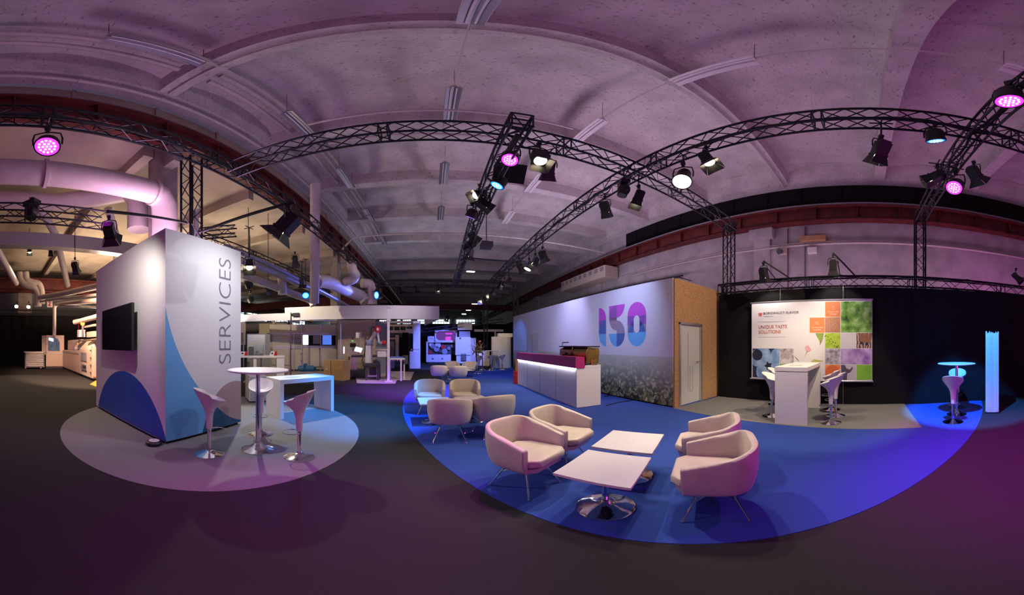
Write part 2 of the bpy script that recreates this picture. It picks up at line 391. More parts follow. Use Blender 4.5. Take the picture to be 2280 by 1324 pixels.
# ================================================================ LEFT AISLE SERVICES
BIGP=mat('cream_duct',(.66,.58,.52),.45,noise=.05,nscale=3)
def duct(pts,r,label,flanges=(),m=None,group=None,fm=None):
    t=thing('duct',label,'duct',pts[0],0,group); b=MB(); b.tube(pts,r,20); b.build('pipe_run',m or BIGP,t)
    for i,(p,q) in enumerate(flanges):
        p=Vector(p);q=(Vector(q)).normalized(); b=MB(); b.bar(p-q*.03,p+q*.03,r*1.16,20); b.build('flange',fm or BIGP,t)
XB=-4.6
P0=OX(0,382,XB); zc=P0.z
duct([(XB,-6,zc),(XB,2.75,zc),(XB+.0,3.0,zc-.05),(XB-.05,3.15,zc-.25),(XB-.1,3.2,zc-.6),(XB-.1,3.2,zc-1.2)],.27,'large pinkish white duct passing above the services block',[((XB,.75,zc),(0,1,0)),((XB,2.85,zc),(0,1,0))])
duct([(-7.8,-6,6.0),(-7.8,1.6,6.0),(-7.2,2.6,6.0),(-6.4,3.2,5.9),(-6.2,3.4,5.5),(-6.2,3.4,4.6)],.3,'second white duct curving down behind the large one',[((-7.8,-.5,6),(0,1,0))])
XD=-8
b=MB(); q=OX(0,538,-9); b.bx((-9.3,-8,q.z-.15),(-8.9,16,q.z+.35))
tag(b.build('cable_trunking',GALV),'grey metal trunking running along the left aisle','trunking')
for i in range(6):
    yy=-1.5+i*2.4; 
    pipe([(-8.4,yy+.15,6.38),(-9.5,yy+1.0,5.6),(-12.5,yy+2.2,4.3)],.14,PIPE,['first','second','third','fourth','fifth','sixth'][i]+' sloping air pipe from the left, under the aisle ceiling',name='air_pipe',cat='pipe')
b=MB(); b.bx((-19.2,-8,5.2),(-18.9,40,6.1)); b.bx((-19.4,-8,5.15),(-18.7,40,5.25)); b.bx((-19.4,-8,6.05),(-18.7,40,6.15))
tag(b.build('crane_rail_far',RUST),'dark red girder high above the far left black drape','girder')
b=MB(); b.box((-19.5,1.7,2.6),(.5,1.0,5.2)); ci+=1; struct('trim_%d'%ci,b,CONC)
def smooth(pts,n=8):
    pts=[Vector(p) for p in pts]; o=[]
    P=[pts[0]]+pts+[pts[-1]]
    for i in range(1,len(P)-2):
        for k in range(n):
            t=k/n; a,b_,c,d=P[i-1],P[i],P[i+1],P[i+2]
            o.append(.5*((2*b_)+(-a+c)*t+(2*a-5*b_+4*c-d)*t*t+(-a+3*b_-3*c+d)*t**3))
    o.append(pts[-1]); return o
D=17.2
pipe(smooth([AT(44,606,D),AT(46,622,D),AT(58,634,D),AT(76,640,D),AT(84,655,D),AT(85,682,D)]),.22,BIGP,'outer of the two bent cream pipes over the trolley',name='bent_pipe')
pipe(smooth([AT(57,606,D),AT(60,622,D),AT(72,628,D),AT(86,632,D),AT(92,648,D),AT(92,676,D)]),.22,BIGP,'inner of the two bent cream pipes over the trolley',name='bent_pipe')
pipe([AT(88,662,16.9),AT(150,652,14.5),AT(222,636,11.5)],.15,BIGP,'thick orange lit duct sloping toward the services block',name='sloping_duct')
pipe([AT(90,671,16.9),AT(150,664,14.5),AT(222,655,11.5)],.065,BIGP,'middle thin orange lit pipe below the thick duct',name='sloping_duct')
pipe(smooth([AT(121,746,16.6),AT(121,690,16.6),AT(122,682,16.5),AT(130,677,16.2),AT(170,673,14),AT(222,668,11.5)],6),.12,BIGP,'bent cream pipe rising from the oven cabinet',name='rising_pipe')
pipe([AT(165,717,12.5),AT(180,714,12.3),AT(222,703,11)],.11,BIGP,'cream extraction pipe above the curved machine hood',name='extraction_pipe')
pipe([AT(130,680,16),AT(222,684,13)],.06,GALV,'grey bar under the orange pipes',name='support_bar')
t=thing('number_sign','white sign with a red number two hanging by the pipes','sign',AT(111,675,16.3)); q=AT(111,676,16.3)
xd=Vector((-q.y,q.x,0)).normalized()*-1; b=MB(); M=Matrix((xd,-xd.cross(Vector((0,0,1))),Vector((0,0,1)))).transposed(); b.box(q,(.33,.03,.42),M=M); b.build('board',WHITE,t)
txt('2',.38,frame(q-Vector((q.x,q.y,0)).normalized()*.03-xd*.11+Vector((0,0,-.13)),xd,(0,0,1)),'numeral',REDP,t,font_bold=.008)
# black drapes round the show floor
def drape(p0,p1,z,label,fold=.35,amp=.05,name='black_drape'):
    p0=Vector((*p0,0));p1=Vector((*p1,0)); L=(p1-p0).length; n=int(L/fold*4); d=(p1-p0).normalized(); s=d.cross(Vector((0,0,1))); vs=[];fs=[]
    for i in range(n+1):
        q=p0+d*(L*i/n)+s*(amp*math.sin(i*PI/2+.3*math.sin(i*.37))); vs+=[q,q+Vector((0,0,z))]
    for i in range(n): fs.append((2*i,2*i+2,2*i+3,2*i+1))
    m=len(vs); vs+=[v+s*.02 for v in vs]
    fs+=[tuple(m+k for k in reversed(f)) for f in fs]
    b=MB(); b.add(vs,fs,True); return tag(b.build(name,BLK),label,'drape')
drape((6.62,3.85),(6.62,-1.2),2.85,'black drape behind the flavour banner',fold=1.2,amp=.012)
drape((6.6,-1.2),(6.2,-7.5),2.85,'black drape behind the blue lit bistro table',fold=.8,amp=.03)
drape((-18.7,-7),(-18.7,9),3.5,'black drape across the far left aisle',fold=.7,amp=.05)
drape((-2,25),(6.5,24),3.35,'black drape closing the far end behind the machines',fold=.5,amp=.05)
drape((5.6,14.6),(5.6,24),3.1,'black drape beside the strip column at far right',fold=.5,amp=.05)
# ================================================================ CARPETS
def disc(c,r,z,a0=0,a1=2*PI,n=128):
    return [(c[0]+r*math.cos(a0+(a1-a0)*k/n),c[1]+r*math.sin(a0+(a1-a0)*k/n),z) for k in range(n+(0 if abs(a1-a0-2*PI)<1e-6 else 1))]
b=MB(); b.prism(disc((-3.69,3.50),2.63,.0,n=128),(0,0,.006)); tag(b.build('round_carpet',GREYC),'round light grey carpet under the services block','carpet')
# the blue disc is cut straight at the drape
pts=[p for p in disc((10.23,7.37),10.97,.0,0,2*PI,n=400)]
poly=[p for p in pts if p[0]<=6.6]
poly.sort(key=lambda p:math.atan2(p[1]-7.37,p[0]-10.23)%(2*PI))
b=MB(); b.prism(poly,(0,0,.006)); tag(b.build('blue_carpet',BLUEC),'large blue carpet with a curved edge under the lounge','carpet')
b=MB(); b.prism([(4.57,-.97,.004),(6.6,-.97,.004),(6.6,3.86,.004),(4.74,3.95,.004),(4.66,2.8,.004),(4.62,1.4,.004),(4.58,.2,.004)],(0,0,.006)); tag(b.build('grey_carpet',GREYC),'light grey carpet under the bar counter by the banner','carpet')
# ================================================================ SERVICES BLOCK
t=thing('services_block','tall white printed display block lettered SERVICES with blue circles','display block',(-4.55,2.95,0))
b=MB(); b.bx((-5.94,2.15,.05),(-3.15,3.76,3.18)); b.build('panel_shell',WPAN,t)
b=MB(); b.bx((-5.90,2.20,0),(-3.19,3.72,.06)); b.build('plinth',BLK,t)
LBL=mat('print_sky_blue',(.14,.42,.80),.55); DBL=mat('print_deep_blue',(.04,.11,.50),.55); NVY=mat('print_navy',(.02,.09,.20),.55); TAU=mat('print_taupe',(.42,.30,.30),.55)
def arc(p,q,h,n=14):
    # circular-looking arc in 2D from p to q with sagitta h (left of p->q)
    px,py=p;qx,qy=q; dx,dy=qx-px,qy-py; L=math.hypot(dx,dy); nx,ny=-dy/L,dx/L
    rr=(L*L/4+h*h)/(2*abs(h)); s=1 if h>0 else -1
    out=[]
    for k in range(n+1):
        u=-L/2+L*k/n; v=math.sqrt(max(0,rr*rr-u*u))-(rr-abs(h)); out.append((px+dx*k/n+nx*v*s,py+dy*k/n+ny*v*s))
    return out
def side(poly,name,m):  # polygon of (Y,z) on the +X face
    b=MB(); b.prism([(-3.15,y,z) for y,z in poly],(.003,0,0)); return b.build(name,m,t)
side([(2.15,.052)]+[(2.83,.052)]+arc((2.83,.052),(2.82,.74),-.08)[1:]+arc((2.82,.74),(2.15,1.98),.10)[1:],'printed_shape',LBL)
side([(2.835,.052),(3.76,.052),(3.76,.09)]+arc((3.76,.09),(3.1,.5),.06)[1:]+arc((3.1,.5),(2.84,.78),0.01)[1:]+arc((2.84,.74),(2.83,.052),.08)[1:-1],'printed_shape',NVY)
side([(3.76,.09)]+arc((3.76,.09),(3.06,.55),.07)[1:]+arc((3.06,.55),(3.76,.80),.12)[1:],'printed_shape',TAU)
dc=[(-4.463+1.433*math.cos(a),-.454+1.433*math.sin(a)) for a in [R(v) for v in range(0,181,3)]]
dc=[(max(-5.94,min(-3.15,x)),z) for x,z in dc if z>.06]
x1=-4.463+math.sqrt(1.433**2-.514**2)
b=MB(); b.prism([(-5.80,2.147,.06)]+[(x,2.147,z) for x,z in reversed(dc)]+[(x1,2.147,.06)],(0,.003,0)); b.build('printed_shape',DBL,t)
txt('SERVICES',.42,frame((-3.146,3.49,1.12),(0,0,1),(0,-1,0)),'lettering',INK,t,width=1.80,font_bold=-.007)
b=MB(); b.bx((-3.66,3.1,3.18),(-3.6,3.16,4.0)); b.build('support_post',ALU,t)
# television on the block
t=thing('television','flat black television hung on the services block','television',(-4.48,2.05,1.35))
b=MB(); b.bx((-5.12,1.98,1.36),(-3.84,2.03,2.13)); tvc=b.build('casing',BODY,t,bevel=.004)
b=MB(); b.bx((-5.105,1.974,1.375),(-3.855,1.982,2.115)); b.build('screen',DGLS,tvc)
b=MB(); b.bx((-4.7,2.03,1.6),(-4.2,2.15,1.95)); b.build('wall_bracket',BODY,t)
# floor cable reel
t=thing('cable_reel','black round cable reel with a pale disc at the block corner','cable reel',FL(343,991)); q=FL(343,990)
b=MB(); b.lathe([(.10,0),(.115,.02),(.115,.05),(.10,.065),(.09,.07)],q,28); b.build('drum',BODY,t)
b=MB(); b.lathe([(.075,.07),(.075,.075)],q,24); b.lathe([(.02,.075),(.02,.085)],q,12); b.build('face_disc',WHITE,t)
# ================================================================ MURAL BOOTH
def WX(y): return 4.79-.0413*(y-3.98)
t=thing('mural_booth','long booth printed with 150 and a leafy field, particle board end','exhibition booth',(5.8,9.2,0))
SKY=mat('mural_print',(.74,.73,.76),.6)
nt=SKY.node_tree; bs=nt.nodes['Principled BSDF']
def N(ty,**k):
    n=nt.nodes.new(ty)
    for a,v in k.items(): setattr(n,a,v)
    return n
tc=N('ShaderNodeTexCoord'); sp=N('ShaderNodeSeparateXYZ'); geo=N('ShaderNodeNewGeometry'); nt.links.new(geo.outputs['Position'],sp.inputs[0])
vo=N('ShaderNodeTexVoronoi'); mp=N('ShaderNodeMapping'); mp.inputs['Scale'].default_value=(1,6,8)
dn=N('ShaderNodeTexNoise'); dn.inputs['Scale'].default_value=5; dn.inputs['Detail'].default_value=5; nt.links.new(geo.outputs['Position'],dn.inputs['Vector'])
vm=N('ShaderNodeVectorMath',operation='MULTIPLY_ADD'); nt.links.new(dn.outputs['Color'],vm.inputs[0]); vm.inputs[1].default_value=(.5,.5,.5); nt.links.new(geo.outputs['Position'],vm.inputs[2])
nt.links.new(vm.outputs[0],mp.inputs[0]); nt.links.new(mp.outputs[0],vo.inputs['Vector']); vo.inputs['Scale'].default_value=1.1
cr=N('ShaderNodeValToRGB'); e=cr.color_ramp.elements; e[0].position=0; e[0].color=(.88,.88,.58,1); e[1].position=.75; e[1].color=(.02,.025,.015,1)
x=cr.color_ramp.elements.new(.25); x.color=(.46,.47,.22,1); x=cr.color_ramp.elements.new(.5); x.color=(.15,.16,.06,1)
nt.links.new(vo.outputs['Distance'],cr.inputs[0])
# pale misty band near the horizon of the field
mr=N('ShaderNodeMapRange'); mr.inputs[1].default_value=.25; mr.inputs[2].default_value=1.2; nt.links.new(sp.outputs['Z'],mr.inputs[0])
m1=N('ShaderNodeMix',data_type='RGBA'); nt.links.new(mr.outputs[0],m1.inputs[0]); nt.links.new(cr.outputs[0],m1.inputs[6]); m1.inputs[7].default_value=(.60,.62,.50,1)
cm=N('ShaderNodeMath',operation='GREATER_THAN'); cm.inputs[1].default_value=1.195; 
hz=N('ShaderNodeMath',operation='MULTIPLY_ADD'); nt.links.new(dn.outputs['Fac'],hz.inputs[0]); hz.inputs[1].default_value=.03; nt.links.new(sp.outputs['Z'],hz.inputs[2]); nt.links.new(hz.outputs[0],cm.inputs[0])
m2=N('ShaderNodeMix',data_type='RGBA'); nt.links.new(cm.outputs[0],m2.inputs[0]); nt.links.new(m1.outputs[2],m2.inputs[6]); m2.inputs[7].default_value=(.74,.73,.78,1)
nt.links.new(m2.outputs[2],bs.inputs['Base Color'])
b=MB(); y0,y1=4.0,14.4
b.prism([(WX(y0),y0,.04),(WX(y1),y1,.04),(WX(y1)+.06,y1,.04),(WX(y0)+.06,y0,.04)],(0,0,2.97)); b.build('printed_wall',SKY,t)
b=MB(); b.prism([(WX(y0)+.03,y0+.03,0),(WX(y1)+.03,y1,0),(7.2,y1,0),(7.2,y0+.03,0)],(0,0,.05)); b.build('plinth',BLK,t)
b=MB(); b.bx((4.80,3.96,.0),(4.97,4.02,3.0)); b.bx((5.86,3.96,0),(7.25,4.02,3.0)); b.bx((4.97,3.96,1.97),(5.86,4.02,3.0)); b.build('particle_board_wall',OSB,t)
b=MB(); b.prism([(WX(y0)+.06,y0+.02,2.96),(7.25,y0+.02,2.96),(7.25,y1,2.96),(WX(y1)+.06,y1,2.96)],(0,0,.04)); b.bx((7.2,y0,0),(7.25,y1,2.96)); b.bx((4.45,14.35,0),(7.25,14.4,2.96)); b.build('roof_and_back',OSB,t)
b=MB(); b.bx((5.0,3.99,.01),(5.83,4.03,1.94)); d=b.build('door_leaf',DOORG,t,bevel=.003)
b=MB(); b.bx((5.34,3.984,.35),(5.345,3.992,1.75)); b.bx((5.53,3.984,.3),(5.535,3.992,.95)); b.bx((5.42,3.984,.3),(5.425,3.992,.95));b.bx((5.42,3.984,.3),(5.53,3.992,.305)); b.build('panel_groove',MGRY,d)
b=MB(); b.bar((5.76,3.99,1.03),(5.76,3.94,1.03),.011,8); b.bar((5.765,3.94,1.03),(5.63,3.94,1.03),.010,8); b.build('handle',ALU,d)
b=MB(); b.bx((4.95,3.93,0),(5.0,4.0,1.98)); b.bx((5.83,3.93,0),(5.88,4.0,1.98)); b.bx((4.95,3.93,1.94),(5.88,4.0,1.99)); b.build('door_frame',ALU,t)
# small door in the mural
b=MB(); b.prism([(WX(11.05)-.012,11.05,.05),(WX(12.35)-.012,12.35,.05),(WX(12.35),12.35,.05),(WX(11.05),11.05,.05)],(0,0,1.93)); d=b.build('door_leaf',DOORG,t)
b=MB(); b.bx((WX(11.7)-.02,11.69,.1),(WX(11.7)-.008,11.71,1.9)); b.bx((WX(12.35)-.02,12.33,.05),(WX(12.35),12.38,2.0)); b.bx((WX(11.7)-.022,11.55,1.0),(WX(11.7)-.01,11.85,1.1)); b.build('door_trim',MGRY,d)
# 150 logotype, built up of flat colour fields
L1=mat('logo_magenta',(.60,.10,.62),.5); L2=mat('logo_purple',(.32,.11,.42),.5); L3=mat('logo_blue',(.16,.50,.86),.5); L4=mat('logo_deep',(.08,.17,.44),.5); L5=mat('logo_grey_mauve',(.36,.28,.38),.5); L6=mat('logo_violet',(.24,.10,.44),.5)
LG=MB(); 
def lg(poly,mi,lay=1):
    LG.cur=mi; LG.prism([(WX(y)-.002*lay,y,z) for y,z in poly],(.002,0,0))
def half(cy,cz,rr,a0,a1,n=18,ry=None): ry=ry or rr; return [(cy+ry*math.cos(R(a0+(a1-a0)*k/n)),cz+rr*math.sin(R(a0+(a1-a0)*k/n))) for k in range(n+1)]
# '1' : Y 6.74 .. 6.40 (Y decreases to the right in view)
yl,yr=6.75,6.41; w=yl-yr
q1=half(yl,2.22,.34,90,180,10,ry=w)          # top quarter curve toward the right edge
q4=half(yr,1.77,.36,270,360,10,ry=w)          # bottom quarter curve from right edge to left edge
lg([(yl,2.18)]+q1+[(yr,2.18)],0); lg([(yl,1.78),(yr,1.78),(yr,2.18),(yl,2.18)],1)
lg([(yr,1.78)]+q4+[(yl,1.78)],2); lg([(yr,1.78),(yr,2.18)]+half(yr,1.85,.32,90,0,10,ry=w*.98)[1:]+[(yl,1.78)],3,2)
# '5'
yl,yr=6.27,5.61; ym=5.94
lg([(yl,2.56),(yl,2.21),(ym,2.21),(ym,2.56)],0); lg([(ym,2.56),(ym,2.21)]+half(ym,2.56,.35,270,180,10,ry=.33)[1:]+[(yr,2.56)],0)
lg([(ym,2.56),(ym,2.21)]+[(yl,2.21)]+half(ym,2.21,.35,0,90,10,ry=.33)[1:],1,2)
lg([(yl,2.21)]+half(ym,2.21,.36,0,-90,10,ry=.33)[1:]+[(ym,2.12),(ym,2.21)],4)
lg([(ym,2.13)]+half(ym,1.77,.36,90,180,10,ry=.33)[1:]+[(ym,1.77)],4)
lg([(ym,1.77)]+half(ym,1.77,.36,180,270,10,ry=.33),3); lg([(ym,1.77)]+half(ym,1.77,.36,270,360,10,ry=.33),2)
lg([(yl,2.21),(ym,2.21),(ym,2.13),(yl-.05,2.13)],4)
# '0' as ring sectors with a slot
yc,ro=5.165,.335; sl=.105
def ringpart(z0,z1,mi,lay=1):
    n=16
    def outer(z):
        if z>2.2: return ro*math.sqrt(max(0,1-((z-2.2)/.36)**2))
        if z<1.78: return ro*math.sqrt(max(0,1-((1.78-z)/.36)**2))
        return ro
    def inner(z):
        if z>2.21 or z<1.77: return 0
        if z>2.1: return sl*math.sqrt(max(0,1-((z-2.1)/.11)**2))
        if z<1.88: return sl*math.sqrt(max(0,1-((1.88-z)/.11)**2))
        return sl
    for s in(1,-1):
        zs=[z0+(z1-z0)*k/n for k in range(n+1)]
        lg([(yc+s*outer(z),z) for z in zs]+[(yc+s*max(inner(z),0.0),z) for z in reversed(zs)],mi,lay)
ringpart(2.2,2.559,0); ringpart(1.97,2.2,1); ringpart(1.78,1.97,4); ringpart(1.421,1.78,2)
def cap(cz,rr,up,mi,lay):
    for s in(1,-1):
        pts=[]; n=12
        for k in range(n+1):
            a=PI/2*k/n; yy=rr*math.cos(a); zz=cz+up*rr*math.sin(a)*1.05
            pts.append((yc+s*max(yy,sl if abs(zz-1.99)<.2 else 0),zz))
        lg(pts+[(yc+s*sl,cz)],mi,lay)
cap(2.2,.30,-1,5,2); cap(1.78,.30,1,3,2)
LG.build('logo_150',[L1,L2,L3,L4,L5,L6],t)
# loose cables on the blue floor
for i,(p,q) in enumerate((((1345,882),(1400,876)),((1350,902),(1412,889)))):
    b=MB(); a=FL(*p,z=.018);c=FL(*q,z=.018); b.tube(smooth([a,a.lerp(c,.4)+Vector((.05,.05,0)),a.lerp(c,.7),c]),.010,6); tag(b.build('floor_cable',BODY),('farther' if i==0 else 'nearer')+' black cable on the blue carpet behind the reception desk','cable')
# ================================================================ RECEPTION DESK
t=thing('reception_desk','long white reception desk with a magenta upper band and light strip','reception desk',(3.4,7.5,0))
X0=3.09;Y0=5.34;Y1=9.65
b=MB(); b.bx((X0,Y0,.015),(X0+.66,Y1,.93)); b.bx((X0+.22,Y0,.93),(X0+.66,Y1,.985)); bod=b.build('body',WHITE,t,bevel=.004)
b=MB(); b.bx((X0-.04,Y0-.02,.93),(X0+.2,Y1,1.185)); b.build('upper_band',MAGP,t,bevel=.004)
b=MB(); b.bx((X0-.012,Y0+.02,.905),(X0-.002,Y1-.02,.928)); b.build('led_strip',LEDS,t)
for k in (1,2,3):
    yy=Y0+(Y1-Y0)*k/4; b=MB(); b.bx((X0-.003,yy-.006,.02),(X0+.002,yy+.006,.9)); b.build('panel_joint',MGRY,bod)
area((X0-.02,(Y0+Y1)/2,.90),(0,R(0),0),.03,4.2,4.5,(.85,.88,1))
t=thing('red_storage_box','dark red and yellow box stack at the far end of reception desk','box',(2.95,9.95,0)); p=FL(1153.5,855)
b=MB(); b.box((p.x+.05,p.y+.15,.24),(.3,.3,.48)); b.build('lower_box',REDP,t); b=MB(); b.box((p.x+.1,p.y+.15,.72),(.22,.3,.46)); b.build('upper_box',ORG,t)
t=thing('coffee_machine','brass and copper espresso machine on the reception desk','coffee machine',(3.55,6.3,.985))
a=OX(1256,790,3.5); c=OX(1318,790,3.5)
ya,yb=c.y,a.y  # near, far
Lm=yb-ya; zt=1.42
b=MB(); b.bx((3.36,ya+Lm*.5,1.02),(3.72,yb,1.12)); b.build('drip_tray',COPP,t,bevel=.01)
b=MB(); b.prism([(3.36,yb,1.12),(3.72,yb,1.12),(3.72,yb,1.36),(3.50,yb,1.40),(3.36,yb,1.34)],(0,-Lm*.52,0)); b.build('body',COPP,t,bevel=.012)
b=MB(); b.prism([(3.36,ya+.02,1.02),(3.70,ya+.02,1.02),(3.72,ya,1.30),(3.70,ya,1.38),(3.40,ya,1.40),(3.33,ya,1.28)],(0,Lm*.44,0)); b.build('boiler_housing',GOLD,t,bevel=.015)
b=MB(); b.bx((3.34,ya,1.40),(3.72,yb,1.43)); b.build('cup_rail',BODY,t)
b=MB(); b.bar((3.42,yb-.05,1.43),(3.42,yb-.05,1.52),.008,6); b.bar((3.42,yb-.05,1.52),(3.42,yb-.4,1.52),.012,6); b.build('top_arm',BODY,t)
for k in range(2):
    b=MB(); yy=ya+Lm*(.5+.22*k); b.bar((3.34,yy,1.2),(3.22,yy-.04,1.19),.014,8); b.bar((3.34,yy,1.2),(3.34,yy,1.26),.03,10); b.build('portafilter',BODY,t)
b=MB(); b.bar((3.5,ya,1.36),(3.5,ya-.12,1.355),.012,8); b.build('lever',BODY,t)
b=MB(); b.sph((3.38,ya+Lm*.5,1.40),.025); b.bar((3.38,ya+Lm*.5,1.40),(3.38,ya+Lm*.5,1.14),.02,8); b.build('group_column',GOLD,t)
t=thing('coffee_grinder','small brass appliance at the near end of the reception desk','coffee grinder',OX(1316,806,3.55)); p=OX(1316,806,3.55); p.z=.985
b=MB(); b.bx((p.x-.06,p.y-.12,.985),(p.x+.1,p.y-.04,1.10)); b.bx((p.x-.06,p.y-.12,1.08),(p.x+.1,p.y+.12,1.13)); b.build('frame',GOLD,t,bevel=.01)
b=MB(); b.bar((p.x,p.y+.05,.985),(p.x,p.y+.05,1.07),.03,12); b.build('cup_stand',WHITE,t)
for k,(dx,dy) in enumerate(((-.05,.3),(.08,.36))):
    b=MB(); b.lathe([(.025,0),(.038,.07),(.034,.07),(.02,.01)],(p.x+dx,p.y+dy,.985),14); tag(b.build('cup',WHITE),'white cup '+('nearer the front edge' if k==0 else 'nearer the rear edge')+' beside the small brass appliance','cup',None)
# ================================================================ BANNER
t=thing('flavour_banner','hanging Borgwaldt Flavor banner with a grid of fruit pictures','banner',(6.5,1.3,.6))
BX=6.5
b=MB(); b.bx((BX,-.19,.60),(BX+.006,2.82,2.53)); b.build('fabric',mat('banner_fabric',(.84,.83,.85),.7),t)
b=MB(); b.bar((BX,-.21,2.54),(BX,2.85,2.54),.018,8); b.build('rail',ALU,t); b=MB(); b.bar((BX,-.21,.59),(BX,2.86,.59),.02,8); b.build('rail',ALU,t)
for y in (2.05,.5):
    b=MB(); b.bar((BX,y,2.55),(BX,y,2.95),.004,4); b.build('suspension_wire',ALU,t)
    b=MB(); b.bar((BX,y,.02),(BX,y,.59),.004,4); b.build('tension_wire',ALU,t)
def pic(name,y0,y1,z0,z1,c1,c2,c3,sc=4,kind='noise'):
    m=mat('print_'+name,c1,.7); nt=m.node_tree; bs=nt.nodes['Principled BSDF']; g=nt.nodes.new('ShaderNodeTexCoord')
    if kind=='voro': n=nt.nodes.new('ShaderNodeTexVoronoi'); n.inputs['Scale'].default_value=sc; out=n.outputs['Distance']
    elif kind=='wave': n=nt.nodes.new('ShaderNodeTexWave'); n.inputs['Scale'].default_value=sc; n.inputs['Distortion'].default_value=6; n.bands_direction='Y'; out=n.outputs['Fac']
    else: n=nt.nodes.new('ShaderNodeTexNoise'); n.inputs['Scale'].default_value=sc; n.inputs['Detail'].default_value=5; out=n.outputs['Fac']
    nt.links.new(g.outputs['Object'],n.inputs['Vector'])
    r=nt.nodes.new('ShaderNodeValToRGB'); e=r.color_ramp.elements; e[0].position=.3; e[0].color=(*c1,1); e[1].position=.7; e[1].color=(*c3,1); x=r.color_ramp.elements.new(.5); x.color=(*c2,1)
    nt.links.new(out,r.inputs[0]); nt.links.new(r.outputs[0],bs.inputs['Base Color'])
    b=MB(); b.bx((BX-.003,y0+.006,z0+.006),(BX,y1-.006,z1-.006)); return b.build('picture',m,t)
gy=[2.80,2.07,1.70,1.31,.935,.56,.19,-.185]; gz=[2.50,2.12,1.745,1.37,.99,.61]
pic('blueberries',gy[1],gy[0],.62,gz[3],(.01,.015,.04),(.02,.035,.09),(.03,.05,.13),3)
pic('beekeeper',gy[2],gy[1],gz[4],gz[3],(.12,.10,.12),(.45,.42,.46),(.75,.72,.76),9)
pic('green_strip',gy[2],gy[1],.62,gz[4],(.10,.25,.03),(.15,.35,.04),(.2,.4,.05),3)
O1=(.80,.25,.09)
pic('orange_field',gy[4]+.0,gy[3],gz[2],gz[1],O1,O1,O1,1); pic('orange_field',gy[5],gy[4],gz[1],gz[0],O1,O1,O1,1)
pic('lavender',gy[5],gy[4],gz[2],gz[1],(.16,.07,.20),(.45,.20,.12),(.80,.42,.10),14,'wave')
pic('mint',gy[7],gy[5],gz[2],gz[0],(.03,.08,.01),(.18,.42,.06),(.50,.72,.28),5)
pic('kiwi',gy[5],gy[4],gz[3],gz[2],(.30,.45,.03),(.45,.65,.05),(.62,.78,.12),6)
pic('pale_card',gy[6],gy[5],gz[3],gz[2],(.70,.68,.68),(.72,.70,.70),(.72,.70,.70),2)
pic('cinnamon',gy[7],gy[6],gz[3],gz[2],(.10,.04,.02),(.32,.17,.10),(.55,.42,.34),5,'wave')
pic('grey_bark',gy[5],gy[4],gz[4],gz[3],(.12,.11,.16),(.42,.41,.48),(.72,.71,.76),9)
pic('violet_drops',gy[7],gy[5],gz[4],gz[3],(.20,.08,.35),(.45,.30,.62),(.68,.56,.78),4)
pic('grapefruit',gy[5],gy[4],gz[5]+.01,gz[4],(.80,.22,.06),(.85,.28,.09),(.88,.45,.12),4)
pic('silhouette',gy[6],gy[5],gz[5]+.01,gz[4],(.55,.54,.58),(.6,.58,.62),(.62,.6,.64),2)
pic('green_plain',gy[7],gy[6],gz[5]+.01,gz[4],(.16,.45,.03),(.22,.55,.04),(.28,.6,.06),3)
def blob(pts,m,name='picture_motif',lay=2): 
    b=MB(); b.prism([(BX-.0025*lay,y,z) for y,z in pts],(.002,0,0)); return b.build(name,m,t)
BB=mat('print_berry',(.16,.30,.60),.7,noise=.4,nscale=5,ncol=(.40,.56,.78)); BD=mat('print_berry_dark',(.012,.02,.05),.7); ck=lambda cy,cz,r,n=24,ry=None:[(cy+(ry or r)*math.cos(2*PI*k/n),cz+r*math.sin(2*PI*k/n)) for k in range(n)]
star=lambda cy,cz,r1,r2,n:[(cy+(r1 if k%2 else r2)*math.cos(PI*k/n),cz+(r1 if k%2 else r2)*math.sin(PI*k/n)) for k in range(2*n)]
def clip(pts,y0,y1,z0,z1): return [(min(max(y,y0),y1),min(max(z,z0),z1)) for y,z in pts]
c_=lambda p:clip(p,gy[1]+.01,gy[0]-.01,.63,gz[3]-.01)
blob(c_(ck(2.50,1.20,.21)),BB); blob(c_(ck(2.66,1.12,.22)),BB,lay=3); blob(ck(2.66,1.20,.14),BD,lay=4); blob(star(2.66,1.20,.06,.135,6),BD,lay=5)
blob(c_(ck(2.05,1.15,.26)),BB,lay=3); blob(c_(ck(2.36,.78,.33)),BB,lay=4); blob(star(2.36,.93,.06,.12,5),BD,lay=5)
SEED=mat('print_seed',(.02,.03,.01),.7)
for k in range(16):
    a=k/15; blob(ck(.93-.34*a,1.66-.28*a+.05*math.sin(k*2.4),.016,8,ry=.009),SEED)
FLW=mat('print_blossom',(.80,.45,.45),.7); STM=mat('print_leaf',(.28,.40,.08),.7); BRN=mat('print_twig',(.35,.20,.12),.7)
blob([(1.42,1.40),(1.36,1.45),(1.30,1.40),(1.27,1.33),(1.33,1.29),(1.40,1.32)],FLW)
blob([(1.38,1.30),(1.36,1.30),(1.42,1.18),(1.44,1.14)],BRN); blob([(1.64,1.15),(1.70,1.20),(1.60,1.08),(1.56,1.06)],BRN)
blob([(1.16,1.74),(.96,1.74),(.98,1.6),(1.05,1.45),(1.06,1.55),(1.12,1.65)],STM); blob([(1.05,1.56),(1.00,1.55),(1.06,1.44)],BRN,lay=3)
blob([(1.28,1.05),(1.2,1.11),(1.0,1.08),(.96,1.06),(1.24,1.03)],mat('print_bud',(.55,.50,.14),.7))
blob([(.5,.62),(.54,.80),(.55,.98),(.46,.98),(.42,.90),(.34,.87),(.28,.94),(.27,.90),(.33,.80),(.40,.78),(.41,.62)],mat('print_figure',(.10,.09,.14),.7))
